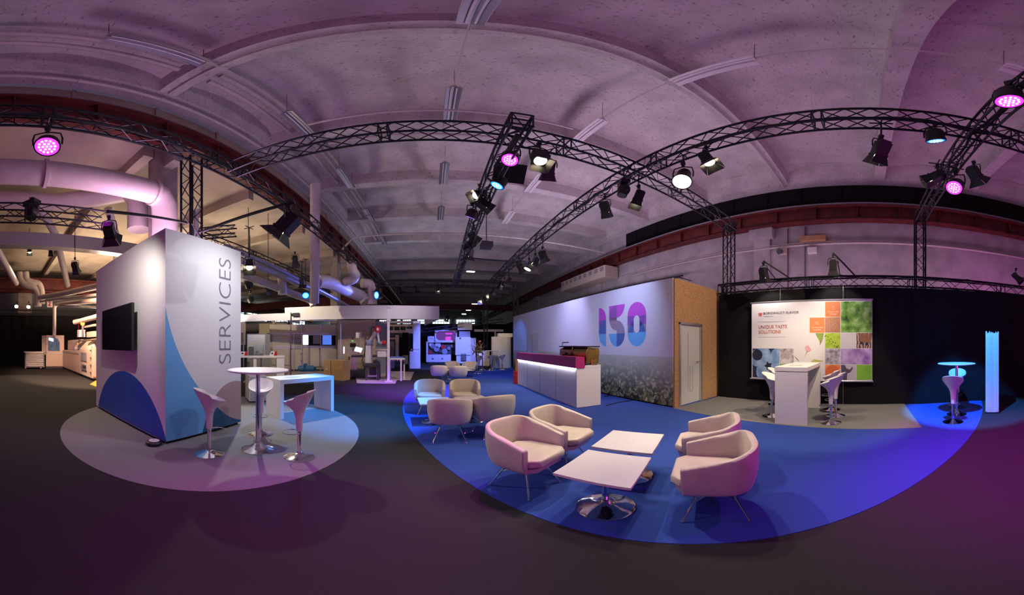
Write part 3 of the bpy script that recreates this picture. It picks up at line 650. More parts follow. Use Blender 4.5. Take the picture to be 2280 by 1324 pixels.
blob([(1.93,1.32),(1.82,1.32),(1.76,1.27),(1.78,1.22),(1.97,1.24)],mat('print_hat',(.50,.46,.46),.7)); blob(ck(1.86,1.17,.07,16),mat('print_face',(.50,.42,.40),.7),lay=3)
blob([(2.03,1.0),(2.0,1.10),(1.9,1.12),(1.80,1.05),(1.78,1.0)],mat('print_coat',(.72,.70,.74),.7),lay=2)
blob(clip(ck(.76,.78,.2,24,ry=.17),.57,.93,.63,.98),mat('print_pulp',(.78,.18,.05),.7))
for k in range(4): blob([(.15-.09*k,1.73),(.08-.09*k,1.73),(.00-.05*k,1.50),(.07-.05*k,1.50)],mat('print_quill',(.28,.13,.07),.7),lay=2+k%2)
blob(ck(.06,1.50,.035,14),BD,lay=4); blob(ck(-.06,1.48,.035,14),BD,lay=4)
def btxt(s,y,z,size,m,width): return txt(s,size,frame((BX-.004,y,z),(0,-1,0),(0,0,1)),'lettering',m,t,width=width)
ORGT=mat('print_orange_text',(.55,.13,.05),.6); WTXT=mat('print_white_text',(.9,.85,.8),.6)
btxt('BORGWALDT FLAVOR',2.50,2.225,.085,mat('print_dark_text',(.10,.09,.14),.6),.92); btxt('A company of the group',2.50,2.17,.03,MGRY,.26)
btxt('UNIQUE TASTE',2.63,1.87,.12,ORGT,.75); btxt('SOLUTIONS',2.63,1.745,.12,ORGT,.59)
for z in(2.035,1.65): b=MB(); b.bx((BX-.003,1.92,z),(BX,2.64,z+.005)); b.build('rule_line',MGRY,t)
SHD=mat('print_shield_red',(.55,.05,.05),.6); b=MB()
for i in range(3):
    for j in range(3): b.bx((BX-.003,2.60-i*.036,2.245-j*.03 if not(j==2 and i!=1) else 2.19),(BX,2.63-i*.036,2.27-j*.03 if not(j==2 and i!=1) else 2.20))
b.build('shield_emblem',SHD,t)
btxt('Flavors and',.86,2.235,.045,WTXT,.24); btxt('Casings',.82,2.18,.045,WTXT,.16)
btxt('Services and',1.25,1.86,.045,WTXT,.26); btxt('consulting',1.23,1.805,.045,WTXT,.2)
b=MB(); b.tube([(BX-.004,.74+.03*math.cos(a*.8),2.34+.04*math.sin(a*.8)) for a in range(7)],.004,5); b.build('icon',WTXT,t); b=MB(); b.tube([(BX-.004,1.13+.035*math.cos(a*.8),1.98+.03*math.sin(a*.8)) for a in range(8)],.004,5); b.build('icon',WTXT,t)
# ================================================================ FURNITURE
# lounge chair --------------------------------------------------
def chair(name,loc,rz,label,group):
    t=thing(name,label,'chair',loc,rz,group)
    N_=49; vs=[]
    def se(th,a,bk,ex): return a*math.copysign(abs(math.sin(th))**ex,th), -bk*abs(math.cos(th))**ex
    def path(u,a,bk,ex,af):  # u 0..1 from left arm tip round the back to the right tip ; front is +y
        s=(u-.5)*2
        if abs(s)>.6:
            k=(abs(s)-.6)/.4; return (a+(af-a)*k)*(1 if s>0 else -1), -.03+k*.275
        x,y=se((s/.6)*PI/2,a,bk,ex); return x,y-.03
    for i in range(N_):
        u=i/(N_-1); x,y=path(u,.335,.30,2/3.0,.318); ix,iy=path(u,.262,.225,2/6.0,.250)
        s_=max(0,min(1,(y+.20)/.445)); top=.688-.148*s_-.040*(abs(x)/.335)**3*(1-s_)
        zb=.285; prof=[]
        for f in(0,.06,.16,.32,.55,.8,.95):
            z=zb+(top-zb)*f; k=.80+.20*min(1,f/.55)**.5; prof.append((x*k,(y*k if y<0 else y*(.95+.05*f)),z))
        mx,my=(x+ix)/2,(y+iy)/2
        prof+=[(x+(mx-x)*.25,y+(my-y)*.25,top-.002),(mx,my,top+.006),(ix+(mx-ix)*.3,iy+(my-iy)*.3,top-.001),(ix,iy,top-.02),(ix*.985,iy*.985,.46),(ix*.95,iy*.95,.30)]
        vs+=prof
    m=13; b=MB(); fs=[]
    for i in range(N_-1):
        for k in range(m): fs.append((i*m+k,(i+1)*m+k,(i+1)*m+(k+1)%m,i*m+(k+1)%m))
    fs.append(tuple(range(m))); fs.append(tuple(reversed(range((N_-1)*m,N_*m))))
    b.add(vs,fs,True); b.build('shell',LEA,t,world=False,bevel=.014)
    # seat cushion
    def rr(w0,w1,y0,y1,n=8,rc=.07):
        return [( w1-rc, y1),( w1, y1-rc),( w0, y0+.12),( w0*.6,y0),(-w0*.6,y0),(-w0,y0+.12),(-w1,y1-rc),(-w1+rc,y1)]
    b=MB(); lay=[(.34,.94),(.36,1.0),(.405,1.0),(.425,.95)]; vs=[]
    base=rr(.235,.25,-.235,.325)
    for z,k in lay: vs+=[(x*k,y*k,z+ .012*(y/.3)) for x,y in base]
    n=len(base); fs=[tuple(reversed(range(n))),tuple(range(3*n,4*n))]
    for j in range(3):
        for i in range(n): fs.append((j*n+i,j*n+(i+1)%n,(j+1)*n+(i+1)%n,(j+1)*n+i))
    b.add(vs,fs,True); b.build('seat_cushion',LEA,t,world=False,bevel=.012)
    b=MB(); vs=[]; 
    for z,k in((.275,.78),(.295,.95),(.345,1.0)): vs+=[(x*k*1.05,y*k*.90,z) for x,y in base]
    fs=[tuple(reversed(range(n))),tuple(range(2*n,3*n))]
    for j in range(2):
        for i in range(n): fs.append((j*n+i,j*n+(i+1)%n,(j+1)*n+(i+1)%n,(j+1)*n+i))
    b.add(vs,fs,True); b.build('seat_pan',LEA,t,world=False)
    for sx in(-1,1):
        for sy in(-1,1):
            top=Vector((sx*.11,sy*.10,.29)); ft=Vector((sx*.235,sy*.235,.012)); b=MB()
            b.bar(top,ft,.0085,8); lg_=b.build('leg',CHR,t,world=False); b=MB(); b.bar(ft+Vector((0,0,-.012)),ft+Vector((0,0,.004)),.016,10,.013); b.build('foot_pad',CHR,lg_,world=False)
            mid=top.lerp(ft,.42)
            for e_ in ((-sx*.07,sy*.12,.285),(sx*.12,-sy*.07,.285)): b=MB(); b.bar(mid,e_,.0035,5); b.build('brace_wire',CHR,lg_,world=False)
    return t
LGP='cream lounge chairs on the blue carpet'
H_=lambda dx,dy: math.atan2(-dx,dy)   # rotation that turns +y to the heading
c0=chair('lounge_chair',(.86,2.45,.006),H_(.51,-.86),'cream tub chair lit pink, nearest left of the front coffee tables',LGP)
for p,h,l in [((1.43,2.82),(.51,-.86),'cream tub chair behind the pink lit one, left of the farther front table'),
    ((1.84,1.11),(-.54,.84),'large cream tub chair nearest the viewer, right of the front tables'),
    ((2.41,1.53),(-.50,.86),'cream tub chair tucked behind the nearest right chair'),
    ((.26,4.10),(.07,1),'cream tub chair seen from behind, left of the middle group'),
    ((.93,4.24),(-.22,1),'cream tub chair seen from behind, right of the middle group'),
    ((-.06,5.80),(.0,-1),'cream tub chair facing the viewer, left of the middle tables'),
    ((.68,5.78),(-.1,-1),'cream tub chair facing the viewer, right of the middle tables'),
    ((.25,10.50),(.05,1),'far tub chair seen from behind, left and lit violet'),
    ((.95,10.15),(-.1,1),'far tub chair seen from behind, right of the far group'),
    ((.92,12.7),(.15,-1),'far tub chair facing the viewer, left behind the far table'),
    ((1.68,12.45),(-.35,-1),'far tub chair facing the viewer, right behind the far table')]:
    dup(c0,(p[0],p[1],.006 if p[1]<9 else .006),H_(*h),l,LGP)
# coffee table --------------------------------------------------
def ctable(loc,rz,label,group):
    t=thing('coffee_table',label,'table',loc,rz,group)
    b=MB(); b.box((0,0,.408),(.60,.60,.024)); b.build('tabletop',WHITE,t,world=False,bevel=.003)
    b=MB(); b.bar((0,0,.03),(0,0,.40),.03,20); b.build('column',CHR,t,world=False)
    b=MB(); b.lathe([(.238,0),(.238,.006),(.225,.012),(.16,.024),(.09,.042),(.055,.062),(.04,.085),(.034,.09)],(0,0,0),40); b.build('base_plate',CHR,t,world=False)
    b=MB(); b.bx((-.1,-.1,.388),(.1,.1,.396)); b.build('mounting_plate',BODY,t,world=False); return t
TG='square white coffee tables on chrome columns'
T0=ctable((1.28,1.755,.006),R(31.5),'white square coffee table nearest the viewer',TG)
for p,a,l in [((1.865,2.13),31.5,'white square coffee table just behind the nearest one'),((.04,5.04),8,'left square table between the middle group chairs'),((.76,5.12),14,'right square table between the middle group chairs'),
    ((.6,11.5),6,'left low table inside the far chair group'),((1.3,11.35),10,'right low table inside the far chair group')]: dup(T0,(p[0],p[1],.006),R(a),l,TG)
# bar stool --------------------------------------------------
def stool(loc,rz,label,group):
    t=thing('bar_stool',label,'bar stool',loc,rz,group)
    def tilt(p):
        r=math.hypot(p.x,p.y); k=max(0,min(1,(r-.05)/.14))
        return Vector((p.x,p.y*(1+.04*k),p.z+(-p.y)*.36*k+ (.03*k if p.y<0 else 0)))
    prof=[(.038,.36),(.042,.42),(.046,.50),(.055,.57),(.075,.63),(.11,.68),(.155,.735),(.192,.785),(.199,.795),(.196,.803),(.185,.795),(.14,.75),(.09,.722),(.0005,.715)]
    b=MB(); b.lathe(prof,(0,0,0),36,f=tilt); b.build('seat_shell',PLA,t,world=False)
    b=MB(); b.bar((0,0,.03),(0,0,.37),.026,18); b.bar((0,0,.03),(0,0,.06),.034,18); b.build('column',CHR,t,world=False)
    b=MB(); b.lathe([(.193,0),(.193,.006),(.18,.012),(.12,.026),(.07,.045),(.045,.06)],(0,0,0),36); b.build('base_plate',CHR,t,world=False)
    b=MB(); b.tube([(.115*math.sin(a),.10+.115*math.cos(a),.33) for a in [2*PI*k/24 for k in range(24)]],.006,8,closed=True); b.build('footrest',CHR,t,world=False)
    b=MB(); b.bar((.03,0,.62),(.13,.02,.60),.006,6); b.build('height_lever',CHR,t,world=False)
    return t
SG='white bar stools with tilted scoop seats'
def toward(p,q): return H_(q[0]-p[0],q[1]-p[1])
BT=(-2.16,2.93)
s0=stool((-2.52,2.39,.006),toward((-2.52,2.39),BT),'white bar stool in front of the sky blue print of the block',SG)
def addst(p,q,l,z=.006,dz=0): return dup(s0,(p[0],p[1],z),toward(p,q),l,SG)
addst((-2.53,3.51),BT,'white bar stool behind the tall round table by the block')
addst((-1.57,2.98),BT,'white bar stool right of the tall round table by the block')
addst((4.93,.60),(5.0,1.3),'nearest bar stool right of the bar counter, lit violet',z=.010)
addst((5.46,.57),(5.5,1.3),'middle bar stool right of the bar counter',z=.010)
addst((6.0,.72),(6.0,1.4),'far bar stool right of the bar counter by the drape',z=.010)
addst((5.16,1.80),(5.1,1.2),'near bar stool left of the bar counter, mostly hidden',z=.010)
addst((6.25,2.08),(6.2,1.2),'far bar stool left of the bar counter, only base showing',z=.010)
addst((4.78,-1.60),(5.32,-1.86),'pink lit bar stool in front of the blue lit bistro table')
addst((5.9,-2.08),(5.32,-1.86),'blue lit bar stool behind the bistro table at right')
addst((2.5,14.6),(2.9,15.3),'far bar stool left of the far bistro tables')
addst((3.28,15.2),(3.0,15.9),'far bar stool between the far bistro tables, seat brightly lit')
addst((4.04,15.6),(3.6,16.2),'far bar stool before the strip column')
def btable(loc,label,group,r=.41,h=1.12):
    t=thing('bistro_table',label,'table',loc,0,group)
    b=MB(); b.lathe([(.05,h-.045),(r*.62,h-.04),(r*.95,h-.024),(r,h-.014),(r,h-.006),(r-.006,h)],(0,0,0),64); b.build('tabletop',WHITE,t,world=False)
    b=MB(); b.bar((0,0,.05),(0,0,h-.04),.03,24); b.build('column',CHR,t,world=False)
    b=MB(); b.lathe([(.218,0),(.218,.006),(.205,.012),(.15,.022),(.09,.05),(.06,.085),(.045,.095),(.042,.12)],(0,0,0),40); b.build('base_plate',CHR,t,world=False); return t
BG='tall round white bistro tables'
b0=btable((-2.16,2.93,.006),'tall round white table beside the services block',BG)
dup(b0,(5.32,-1.86,.006),0,'tall round table lit bright blue at far right',BG).scale=(.95,.95,.96)
dup(b0,(2.87,15.65,.006),0,'left far bistro table seen edge-on near the yellow leaves',BG)
dup(b0,(3.55,16.1,.006),0,'right far bistro table before the strip column',BG)
# bar counter -----------------------------------------------------
t=thing('bar_counter','beige white high counter with end panels before the banner','counter',(5.4,1.28,.01))
b=MB(); b.bx((4.66,.98,.985),(6.17,1.58,1.06)); b.build('worktop',WHITE,t,bevel=.003)
b=MB(); b.bx((4.665,.985,.01),(4.745,1.575,.975)); b.build('end_panel',WHITE,t,bevel=.003)
b=MB(); b.bx((6.085,.985,.01),(6.165,1.575,.975)); b.build('end_panel',WHITE,t,bevel=.003)
b=MB(); b.bx((4.75,1.0,.96),(6.08,1.56,.985)); b.build('rail',MGRY,t)
b=MB(); b.box((5.15,1.3,1.068),(.30,.22,.012),rz=.1); tag(b.build('leaflet_tray',PLA),'small white tray of leaflets on the bar counter','tray')
# white bridge desk ------------------------------------------------
A=Vector((-2.74,4.43,.0)); B_=Vector((-2.08,5.55,0)); ux=(B_-A).normalized(); uy=Vector((-ux.y,ux.x,0)); rz=math.atan2(ux.y,ux.x)
t=thing('bridge_desk','white bridge shaped desk by the round grey carpet','desk',A+ux*.65+uy*.32,rz)
b=MB(); b.bx((-.65,-.32,.70),(.65,.32,.785)); b.build('desktop',WHITE,t,world=False,bevel=.003)
for s in(-1,1): b=MB(); b.bx((s*.65,-.32,.006),(s*.57,.32,.70)); b.build('end_panel',WHITE,t,world=False,bevel=.003)
q=A+ux*.45+uy*.3; b=MB(); b.box((q.x,q.y,.788),(.30,.21,.006),rz=rz+.3); tag(b.build('paper_sheet',PLA),'sheet of paper lying on the bridge desk','paper')
t=thing('drawer_cabinet','low white drawer cabinet behind the bistro table','cabinet',(-4.2,5.34,0),R(48.7)); b=MB(); b.bx((0,0,.04),(.44,.6,.68)); b.build('carcass',WHITE,t,world=False,bevel=.003)
b=MB(); b.bx((.01,.02,0),(.42,.58,.04)); b.build('base',BLK,t,world=False)
for k,(z0,z1) in enumerate(((.06,.26),(.27,.46),(.47,.655))): b=MB(); b.bx((.02,-.012,z0),(.42,0,z1)); b.build('drawer_front',mat('grey_laminate',(.42,.42,.45),.4),t,world=False)
# bundle of white strips --------------------------------------------
def strips(c,w,d,h,n,label,name='strip_column',r=0.012,rz=0,base=True):
    t=thing(name,label,'column',(c[0],c[1],0),rz)
    if base: b=MB(); b.bx((-w/2-.01,-d/2-.01,0),(w/2+.01,d/2+.01,.03)); b.build('base',BODY,t,world=False)
    b=MB()
    for sx in range(n):
        x=-w/2+w*(sx+.5)/n
        for y in (-d/2,d/2): b.box((x,y,h/2+random.uniform(-.02,.02)),(w/n*.62,.012,h-.06),M=Matrix.Rotation(random.uniform(-.5,.5),3,'Z'))
    m=max(3,int(n*d/w))
    for sy in range(m):
        y=-d/2+d*(sy+.5)/m
        for x in (-w/2,w/2): b.box((x,y,h/2+random.uniform(-.02,.02)),(.012,d/m*.62,h-.06),M=Matrix.Rotation(random.uniform(-.5,.5),3,'Z'))
    b.build('strips',PLA,t,world=False)
    b=MB(); b.bx((-w/2+.02,-d/2+.02,.03),(w/2-.02,d/2-.02,h-.08)); b.build('core',WHITE,t,world=False)
    return t
strips((5.22,-2.62),.28,.26,1.75,13,'square column of white vertical strips lit blue at far right',rz=R(-25))
def cyl_strips(c,r,h,label):
    t=thing('strip_curtain_column',label,'column',(c[0],c[1],0)); b=MB(); n=70; vs=[]
    for k in range(n*2):
        a=2*PI*k/(n*2); rr=r*(1+(.035 if k%2 else -.02)); vs+=[(rr*math.cos(a),rr*math.sin(a),.02),(rr*math.cos(a),rr*math.sin(a),h)]
    m=n*2; b.add(vs,[(2*k,2*((k+1)%m),2*((k+1)%m)+1,2*k+1) for k in range(m)]+[tuple(2*k+1 for k in range(m))]); b.build('strips',PLA,t,world=False)
    b=MB(); b.lathe([(r*.9,0),(r*.9,.03)],(0,0,0),32); b.build('base',BODY,t,world=False)
cyl_strips((4.35,17.0),.62,1.98,'large round column of hanging white strips at the far right')
b=MB(); p=AT(1124,750,17.8); b.box(p+Vector((0,0,.12)),(.95,.5,.22)); tag(b.build('top_box',WHITE),'pale box above the strip column','box')
# ================================================================ TRUSSES
def truss(p0,p1,label,w=.29,pitch=.30,r=.022,up=None,group=None,name='lighting_truss',detail=4):
    p0=Vector(p0);p1=Vector(p1); d=(p1-p0); L=d.length; d.normalize()
    u=Vector(up) if up else Vector((0,0,1)); s=d.cross(u).normalized(); u=s.cross(d).normalized()
    t=thing(name,label,'truss',p0,0,group); h=w/2-r; cs=[]
    for a,c in((-1,-1),(1,-1),(1,1),(-1,1)):
        o=s*a*h+u*c*h; cs.append(o); b=MB(); b.bar(p0+o,p1+o,r,6); b.build('chord',TRUS,t)
    b=MB(); n=max(2,round(L/pitch)); 
    for f in range(detail):
        a,c=cs[f],cs[(f+1)%4]
        for k in range(n):
            q0=p0+d*L*k/n; q1=p0+d*L*(k+1)/n
            if k%2: b.bar(q0+a,q1+c,r*.45,4,caps=False)
            else: b.bar(q0+c,q1+a,r*.45,4,caps=False)
        k=0
        while k<L: b.bar(p0+d*k+a,p0+d*k+c,r*.6,4,caps=False); b.bar(p0+d*min(L,k+.12)+a,p0+d*min(L,k+.12)+c,r*.6,4,caps=False); k+=2.5
    b.build('bracing',TRUS,t); return t
ZT=5.02
truss((-3.2,3.6,ZT),(7.0,3.6,ZT),'black box truss crossing the hall in front of the lounge')
truss((-3.22,-7,ZT),(-3.22,15.3,ZT),'long black truss over the left of the services block running down the hall')
truss((3.3,-7,ZT),(3.3,15.3,ZT),'long black truss down the hall right of centre carrying white spots')
truss((.98,2.88,4.72),(1.2,15.3,4.72),'black truss down the hall centre hung under the crossing one')
truss((-3,-1.45,ZT),(7.05,-1.45,ZT),'black cross truss at the upper right with magenta lamps')
truss((-3.3,15.4,ZT),(4.9,15.7,ZT),'far black cross truss over the machine booths')
truss((7.0,3.75,0),(7.0,3.75,ZT+.14),'truss tower beside the particle board wall',up=(0,1,0))
truss((7.05,-1.45,0),(7.05,-1.45,ZT+.14),'truss tower rising behind the black drape at right',up=(0,1,0))
truss((-3.55,2.95,3.0),(-3.55,2.95,ZT+.1),'truss tower standing inside the services block',up=(0,1,0))
truss((-5.55,-7,4.35),(-5.55,2.2,4.35),'lower black truss beyond the large duct',w=.38,pitch=.38,r=.024)
truss((6.75,3.9,3.03),(6.75,-7,3.03),'horizontal truss along the top of the right black drape',w=.3,pitch=.32)
truss((-18.5,-7,3.7),(-18.5,9,3.7),'truss along the top of the far left drape',pitch=.6,w=.3)
truss((4.9,15.7,0),(4.9,15.7,ZT+.14),'far truss tower right of the far cross truss',up=(0,1,0))
truss((3.72,19.0,0),(3.72,19.0,4.4),'far narrow truss tower behind the machines',up=(0,1,0))
truss((-3.4,21,2.2),(5.5,21,3.4),'low far truss over the black end drape',pitch=.6)
truss((-5.6,4.7,4.55),(-5.6,16,4.55),'black truss running down the left aisle past the block')
truss((-5.6,4.7,4.55),(-4.6,5.3,4.55),'short stub truss above the block end',)
truss((-2.9,14,0),(-2.9,14,ZT),'far truss tower by the blue lamp',up=(0,1,0))
# ================================================================ LAMPS
def mk(fn): b=MB(); fn(b); return b
# fresnel body pointing to -Z from the pivot
def barn(b,i,op):
    a=i*PI/2; M=Matrix.Rotation(a,3,'Z'); x=.105; L=.165
    e=.10+L*math.sin(op)*.85; q=[Vector((x,-.10,-.15)),Vector((x,.10,-.15)),Vector((x+L*math.sin(op),e,-.15-L*math.cos(op))),Vector((x+L*math.sin(op),-e,-.15-L*math.cos(op)))]
    q=[M@p for p in q]; nrm=(q[1]-q[0]).cross(q[2]-q[0]).normalized()*.003
    b.prism(q,nrm)
PRO={}
def proto(key,fn,name,m):
    if key not in PRO:
        b=MB(); fn(b); o=b.build(name,m,None); me=o.data
        me.transform(Matrix.Translation(o.location)); bpy.data.objects.remove(o); PRO[key]=me
    return PRO[key]
def put(me,name,parent,M,label=None):
    o=bpy.data.objects.new(name,me); COL.objects.link(o); o.parent=parent; o.matrix_local=M
    if label: o['label']=label
    return o
def fresnel_body(b):
    b.bx((-.10,-.10,-.12),(.10,.10,.12)); b.box((0,0,.135),(.16,.16,.05)); b.bx((-.112,-.112,-.15),(.112,.112,-.12))
    for k in range(4): b.bx((-.104,-.07,.05-.045*k),(.104,.07,.065-.045*k))
def par_body(b): b.lathe([(.06,.13),(.10,.11),(.125,.06),(.13,-.05),(.137,-.06),(.137,-.09),(.122,-.09),(.122,-.07)],(0,0,0),28)
def dome_body(b): b.lathe([(.05,.2),(.09,.19),(.105,.14),(.10,.05),(.125,-.05),(.145,-.12),(.15,-.16),(.135,-.16),(.13,-.12)],(0,0,0),28)
def yoke(b):
    b.tube([(-.145,0,0),(-.15,0,.10),(-.13,0,.20),(0,0,.235),(.13,0,.20),(.15,0,.10),(.145,0,0)],.011,6)
def clamp(b):
    b.bx((-.02,-.03,.235),(.02,.03,.29)); b.bar((-.03,0,.315),(.03,0,.315),.04,10); b.bar((0,.04,.30),(0,.075,.33),.008,6)
def leds(b,r=.105):
    for ring,n in((0,1),(.04,6),(.08,12)):
        for k in range(n): a=2*PI*k/n; b.lathe([(.0145,-.094),(.012,-.088)],(ring*math.cos(a),ring*math.sin(a),0),8)
def lamp(kind,pos,target,label,lens=None,led=None,power=0,color=WARM,angle=45,size=1.0,hang=None,op=.5,blend=.4,group=None):
    if kind=='F': size*=.84
    if kind=='D': size*=.92
    pos=Vector(pos); tg=Vector(target); nm={'F':'barn_door_spotlight','P':'led_wash_lamp','D':'bell_floodlight','M':'moving_head_lamp'}[kind]
    t=thing(nm,label,'stage lamp',pos,0,group)
    d=(tg-pos).normalized(); yaw=math.atan2(d.y,d.x)-PI/2
    Q=(-d).to_track_quat('Z','Y').to_matrix().to_4x4()
    # keep body x axis horizontal
    z=-d; x=Vector((0,0,1)).cross(z); x=x.normalized() if x.length>1e-3 else Vector((1,0,0)); y=z.cross(x)
    Q=Matrix(((x.x,y.x,z.x,0),(x.y,y.y,z.y,0),(x.z,y.z,z.z,0),(0,0,0,1)))@Matrix.Scale(size,4)
    Y=Matrix.Rotation(math.atan2(x.y,x.x),4,'Z')@Matrix.Scale(size,4)
    put(proto('yoke',yoke,'yoke',BODY),'yoke',t,Y); put(proto('clamp',clamp,'clamp',BODY),'clamp',t,Y)
    if hang is None:
        zb=None
        if abs(pos.y+1.45)<.7 or abs(pos.x-3.3)<.45 or abs(pos.x+3.22)<.45 or abs(pos.y-3.6)<.4: zb=4.89
        elif abs(pos.x-1.1)<.6: zb=4.6
        elif abs(pos.x+5.55)<.6: zb=4.17
        elif pos.y>13.5 and pos.x>-3.4: zb=4.88
        if zb and pos.z+.35*size<zb: hang=zb-pos.z
    if hang:
        if pos.x<-5.8 and hang>.6: hang=6.92-pos.z
        b=MB(); e_=pos+Vector((0,0,hang)); b.bar(pos+Vector((0,0,.3*size)),e_,.012,6)
        for v_ in (Vector((.145,0,.01)),Vector((0,.145,.01))): b.bar(e_-v_+Vector((0,0,.02)),e_+v_,.012,6)
        b.build('hanging_rod',BODY,t)
    if kind=='F':
        hs=put(proto('F',fresnel_body,'lamp_housing',BODY),'lamp_housing',t,Q)
        put(proto('Fl'+(lens.name if lens else 'off'),lambda b:b.lathe([(.098,-.156),(.07,-.168),(.001,-.174)],(0,0,0),20),'lens',lens or LOFF),'lens',t,Q)
        for i in range(4): put(proto('B%d_%.1f'%(i,op),lambda b,i=i:barn(b,i,op),'barn_door',BODY),'barn_door',hs,Matrix.Identity(4))
        off=.17
    elif kind=='P':
        put(proto('P',par_body,'lamp_housing',BODY),'lamp_housing',t,Q)
        ls=put(proto('Pl'+(lens.name if lens else 'off'),lambda b:b.lathe([(.122,-.085),(.122,-.075)],(0,0,0),28),'lens',lens or LOFF),'lens',t,Q)
        if led: put(proto('Pd'+led.name,leds,'led_cluster',led),'led_cluster',ls,Matrix.Identity(4))
        off=.11
    elif kind=='M':
        put(proto('M',lambda b:(b.sph((0,0,0),.14,18,12,(1,1,1.2)),b.bar((0,0,-.1),(0,0,-.19),.11,20)),'lamp_housing',BODY),'lamp_housing',t,Q)
        put(proto('Mb',lambda b:(b.box((0,0,.2),(.3,.2,.1)),),'motor_base',BODY),'motor_base',t,Y); off=.2
    else:
        put(proto('D',dome_body,'lamp_housing',BODY),'lamp_housing',t,Q)
        put(proto('Dl'+(lens.name if lens else 'off'),lambda b:b.lathe([(.132,-.15),(.09,-.162),(.001,-.166)],(0,0,0),28),'lens',lens or LOFF),'lens',t,Q); off=.18
    if power: spot(pos+d*(off*size+.02),tg,power,color,angle,blend)
    return t
g0=Vector((0,0,0))
# --- right-hand long truss (x = 3.3)
def onR(px,py): return OX(px,py,3.3)
lamp('D',onR(1521,395),(1.2,1.6,0),'bright round bell floodlight nearest on the right long truss',LW,power=120,angle=95,size=1.15,color=(1,.90,.72),blend=.9)
lamp('F',onR(1573,352),(3.6,.3,0),'lit barn door spot just right of the bell floodlight',LW,power=160,angle=70,op=.5)
lamp('F',onR(1962,330),(5.7,1.2,.0),'tilted lit barn door spot at the top right of the truss',LW,power=300,angle=62,op=.3,color=(1,.83,.58))
lamp('P',OX(2082,303,3.35),(5.6,-2.25,.0),'blue led lamp under the truss at upper right',LB,LBD,power=2600,color=(.02,.27,1),angle=34)
lamp('F',onR(1422,438),(2.2,4.2,0),'lit barn door spot at the truss crossing',LW,power=260,angle=75,op=.2)
lamp('F',onR(1347,460),(4.6,5.4,2.2),'blue tinged barn door spot left of the truss crossing',LW,power=190,color=(.48,.54,1),angle=64,op=.15,blend=1)
lamp('M',OX(1389,422,3.0),(2,4,0),'unlit round moving lamp under the truss crossing',size=.8)
lamp('F',onR(1208,567),(4.6,8.4,2.0),'farther lit barn door spot highest in the far cluster of four',LW,power=200,color=(.50,.50,1),angle=70,op=.3,blend=1)
lamp('F',onR(1192,581),(1.2,8,0),'lit barn door spot second in the far cluster of four',LW,op=.3,power=150,angle=70)
lamp('D',onR(1178,592),(1.2,9,0),'small bell floodlight third in the far cluster of four',LW,power=170,angle=80)
lamp('F',onR(1158,594),(5,10.5,2),'dim barn door spot lowest in the far cluster of four',None,op=.3)
lamp('F',onR(1133,624),(1,11.8,0),'lit barn door spot nearest the far right tower',LW,op=.3)
lamp('P',onR(1123,632),(3,14,0),'flat blue lamp at the far end of the right truss',LB,LBD,power=150,color=BLU,angle=80)
lamp('F',onR(1116,632),(2,15,0),'small dim barn door spot at the far end of right truss',None,op=.3)
lamp('P',AT(1082,663,15),(.6,19,.8),'bright blue lamp low near the far cross truss',LB,LBD,power=2600,color=(.12,.18,1),angle=70,hang=.9,size=1.2)
lamp('F',AT(1072,668,15.9),(0,12,0),'small warm spot beside the bright far blue lamp',LW,op=.3,hang=.9)
lamp('F',AT(1101,645,14.6),(2.4,18,.8),'warm spot hanging right of the bright far blue lamp',LW,op=.3,hang=.5,power=150,angle=90)
# --- cross truss upper right (y = -1.45)
lamp('F',AT(2087,393,4.45),(6.0,4,1.3),'blue tinted barn door spot with a warm mouth at upper right',LW,power=420,angle=62,op=.25,color=(1,.78,.48))
lamp('P',AT(2128,414,4.6),(2.1,.8,.4),'magenta led lamp lower at the right end of cross truss',LM,LMD,power=170,color=(.85,.0,.80),angle=34,size=1.15,blend=1)
lamp('F',AT(2168,384,4.4),(6.4,-5,2),'unlit barn door spot with open leaves at far right',None,op=.6)
lamp('P',AT(2246,215,2.62),(2.7,-1.9,0),'large magenta led lamp near the upper right corner',LM,LMD,power=1300,color=(.80,.0,.80),angle=66,size=1.15,blend=1)
# --- middle truss
lamp('P',OX(1138,352,1.12),(-.75,1.75,0),'magenta led lamp under the near end of the centre truss',LM,LMD,power=620,color=(.85,.0,.72),angle=40,blend=1)
lamp('P',OX(1112,406,1.12),(-1.37,5.2,0),'blue led lamp under the centre truss below the magenta one',LB,LBD,power=2000,color=(.02,.28,1),angle=38,blend=.8)
lamp('P',OX(1051,476,.86),(-1.0,8.6,0),'violet led lamp midway on the centre truss',LV,LV,power=4200,color=(.30,.06,1),angle=44,blend=1)
lamp('F',OX(1068,432,.95),(-3.15,2.9,1.4),'barn door spot with brass edge on the centre truss',LW,op=.3,power=150,angle=44,blend=1,color=(.96,.95,1))
lamp('F',OX(1073,452,1.0),(4.6,6.2,2.2),'barn door spot showing a thin white slit on centre truss',LEDS,op=.1,power=220,color=(.48,.55,1),angle=56,blend=1)
lamp('F',OX(1052,525,1.15),(4.6,9.6,1.8),'upper barn door spot of the far pair on centre truss',LW,op=.3,power=200,color=(.50,.54,1),angle=80,blend=1)
lamp('F',OX(1050,545,1.2),(-3.4,12.2,2.4),'middle barn door spot of the far cluster on centre truss',LW,op=.3,power=520,angle=70,blend=1,color=(1,.86,.92))
lamp('F',OX(1047,562,1.22),(.4,10.4,0),'lower brass lit barn door spot on the centre truss',LW,op=.4,power=260,angle=80)
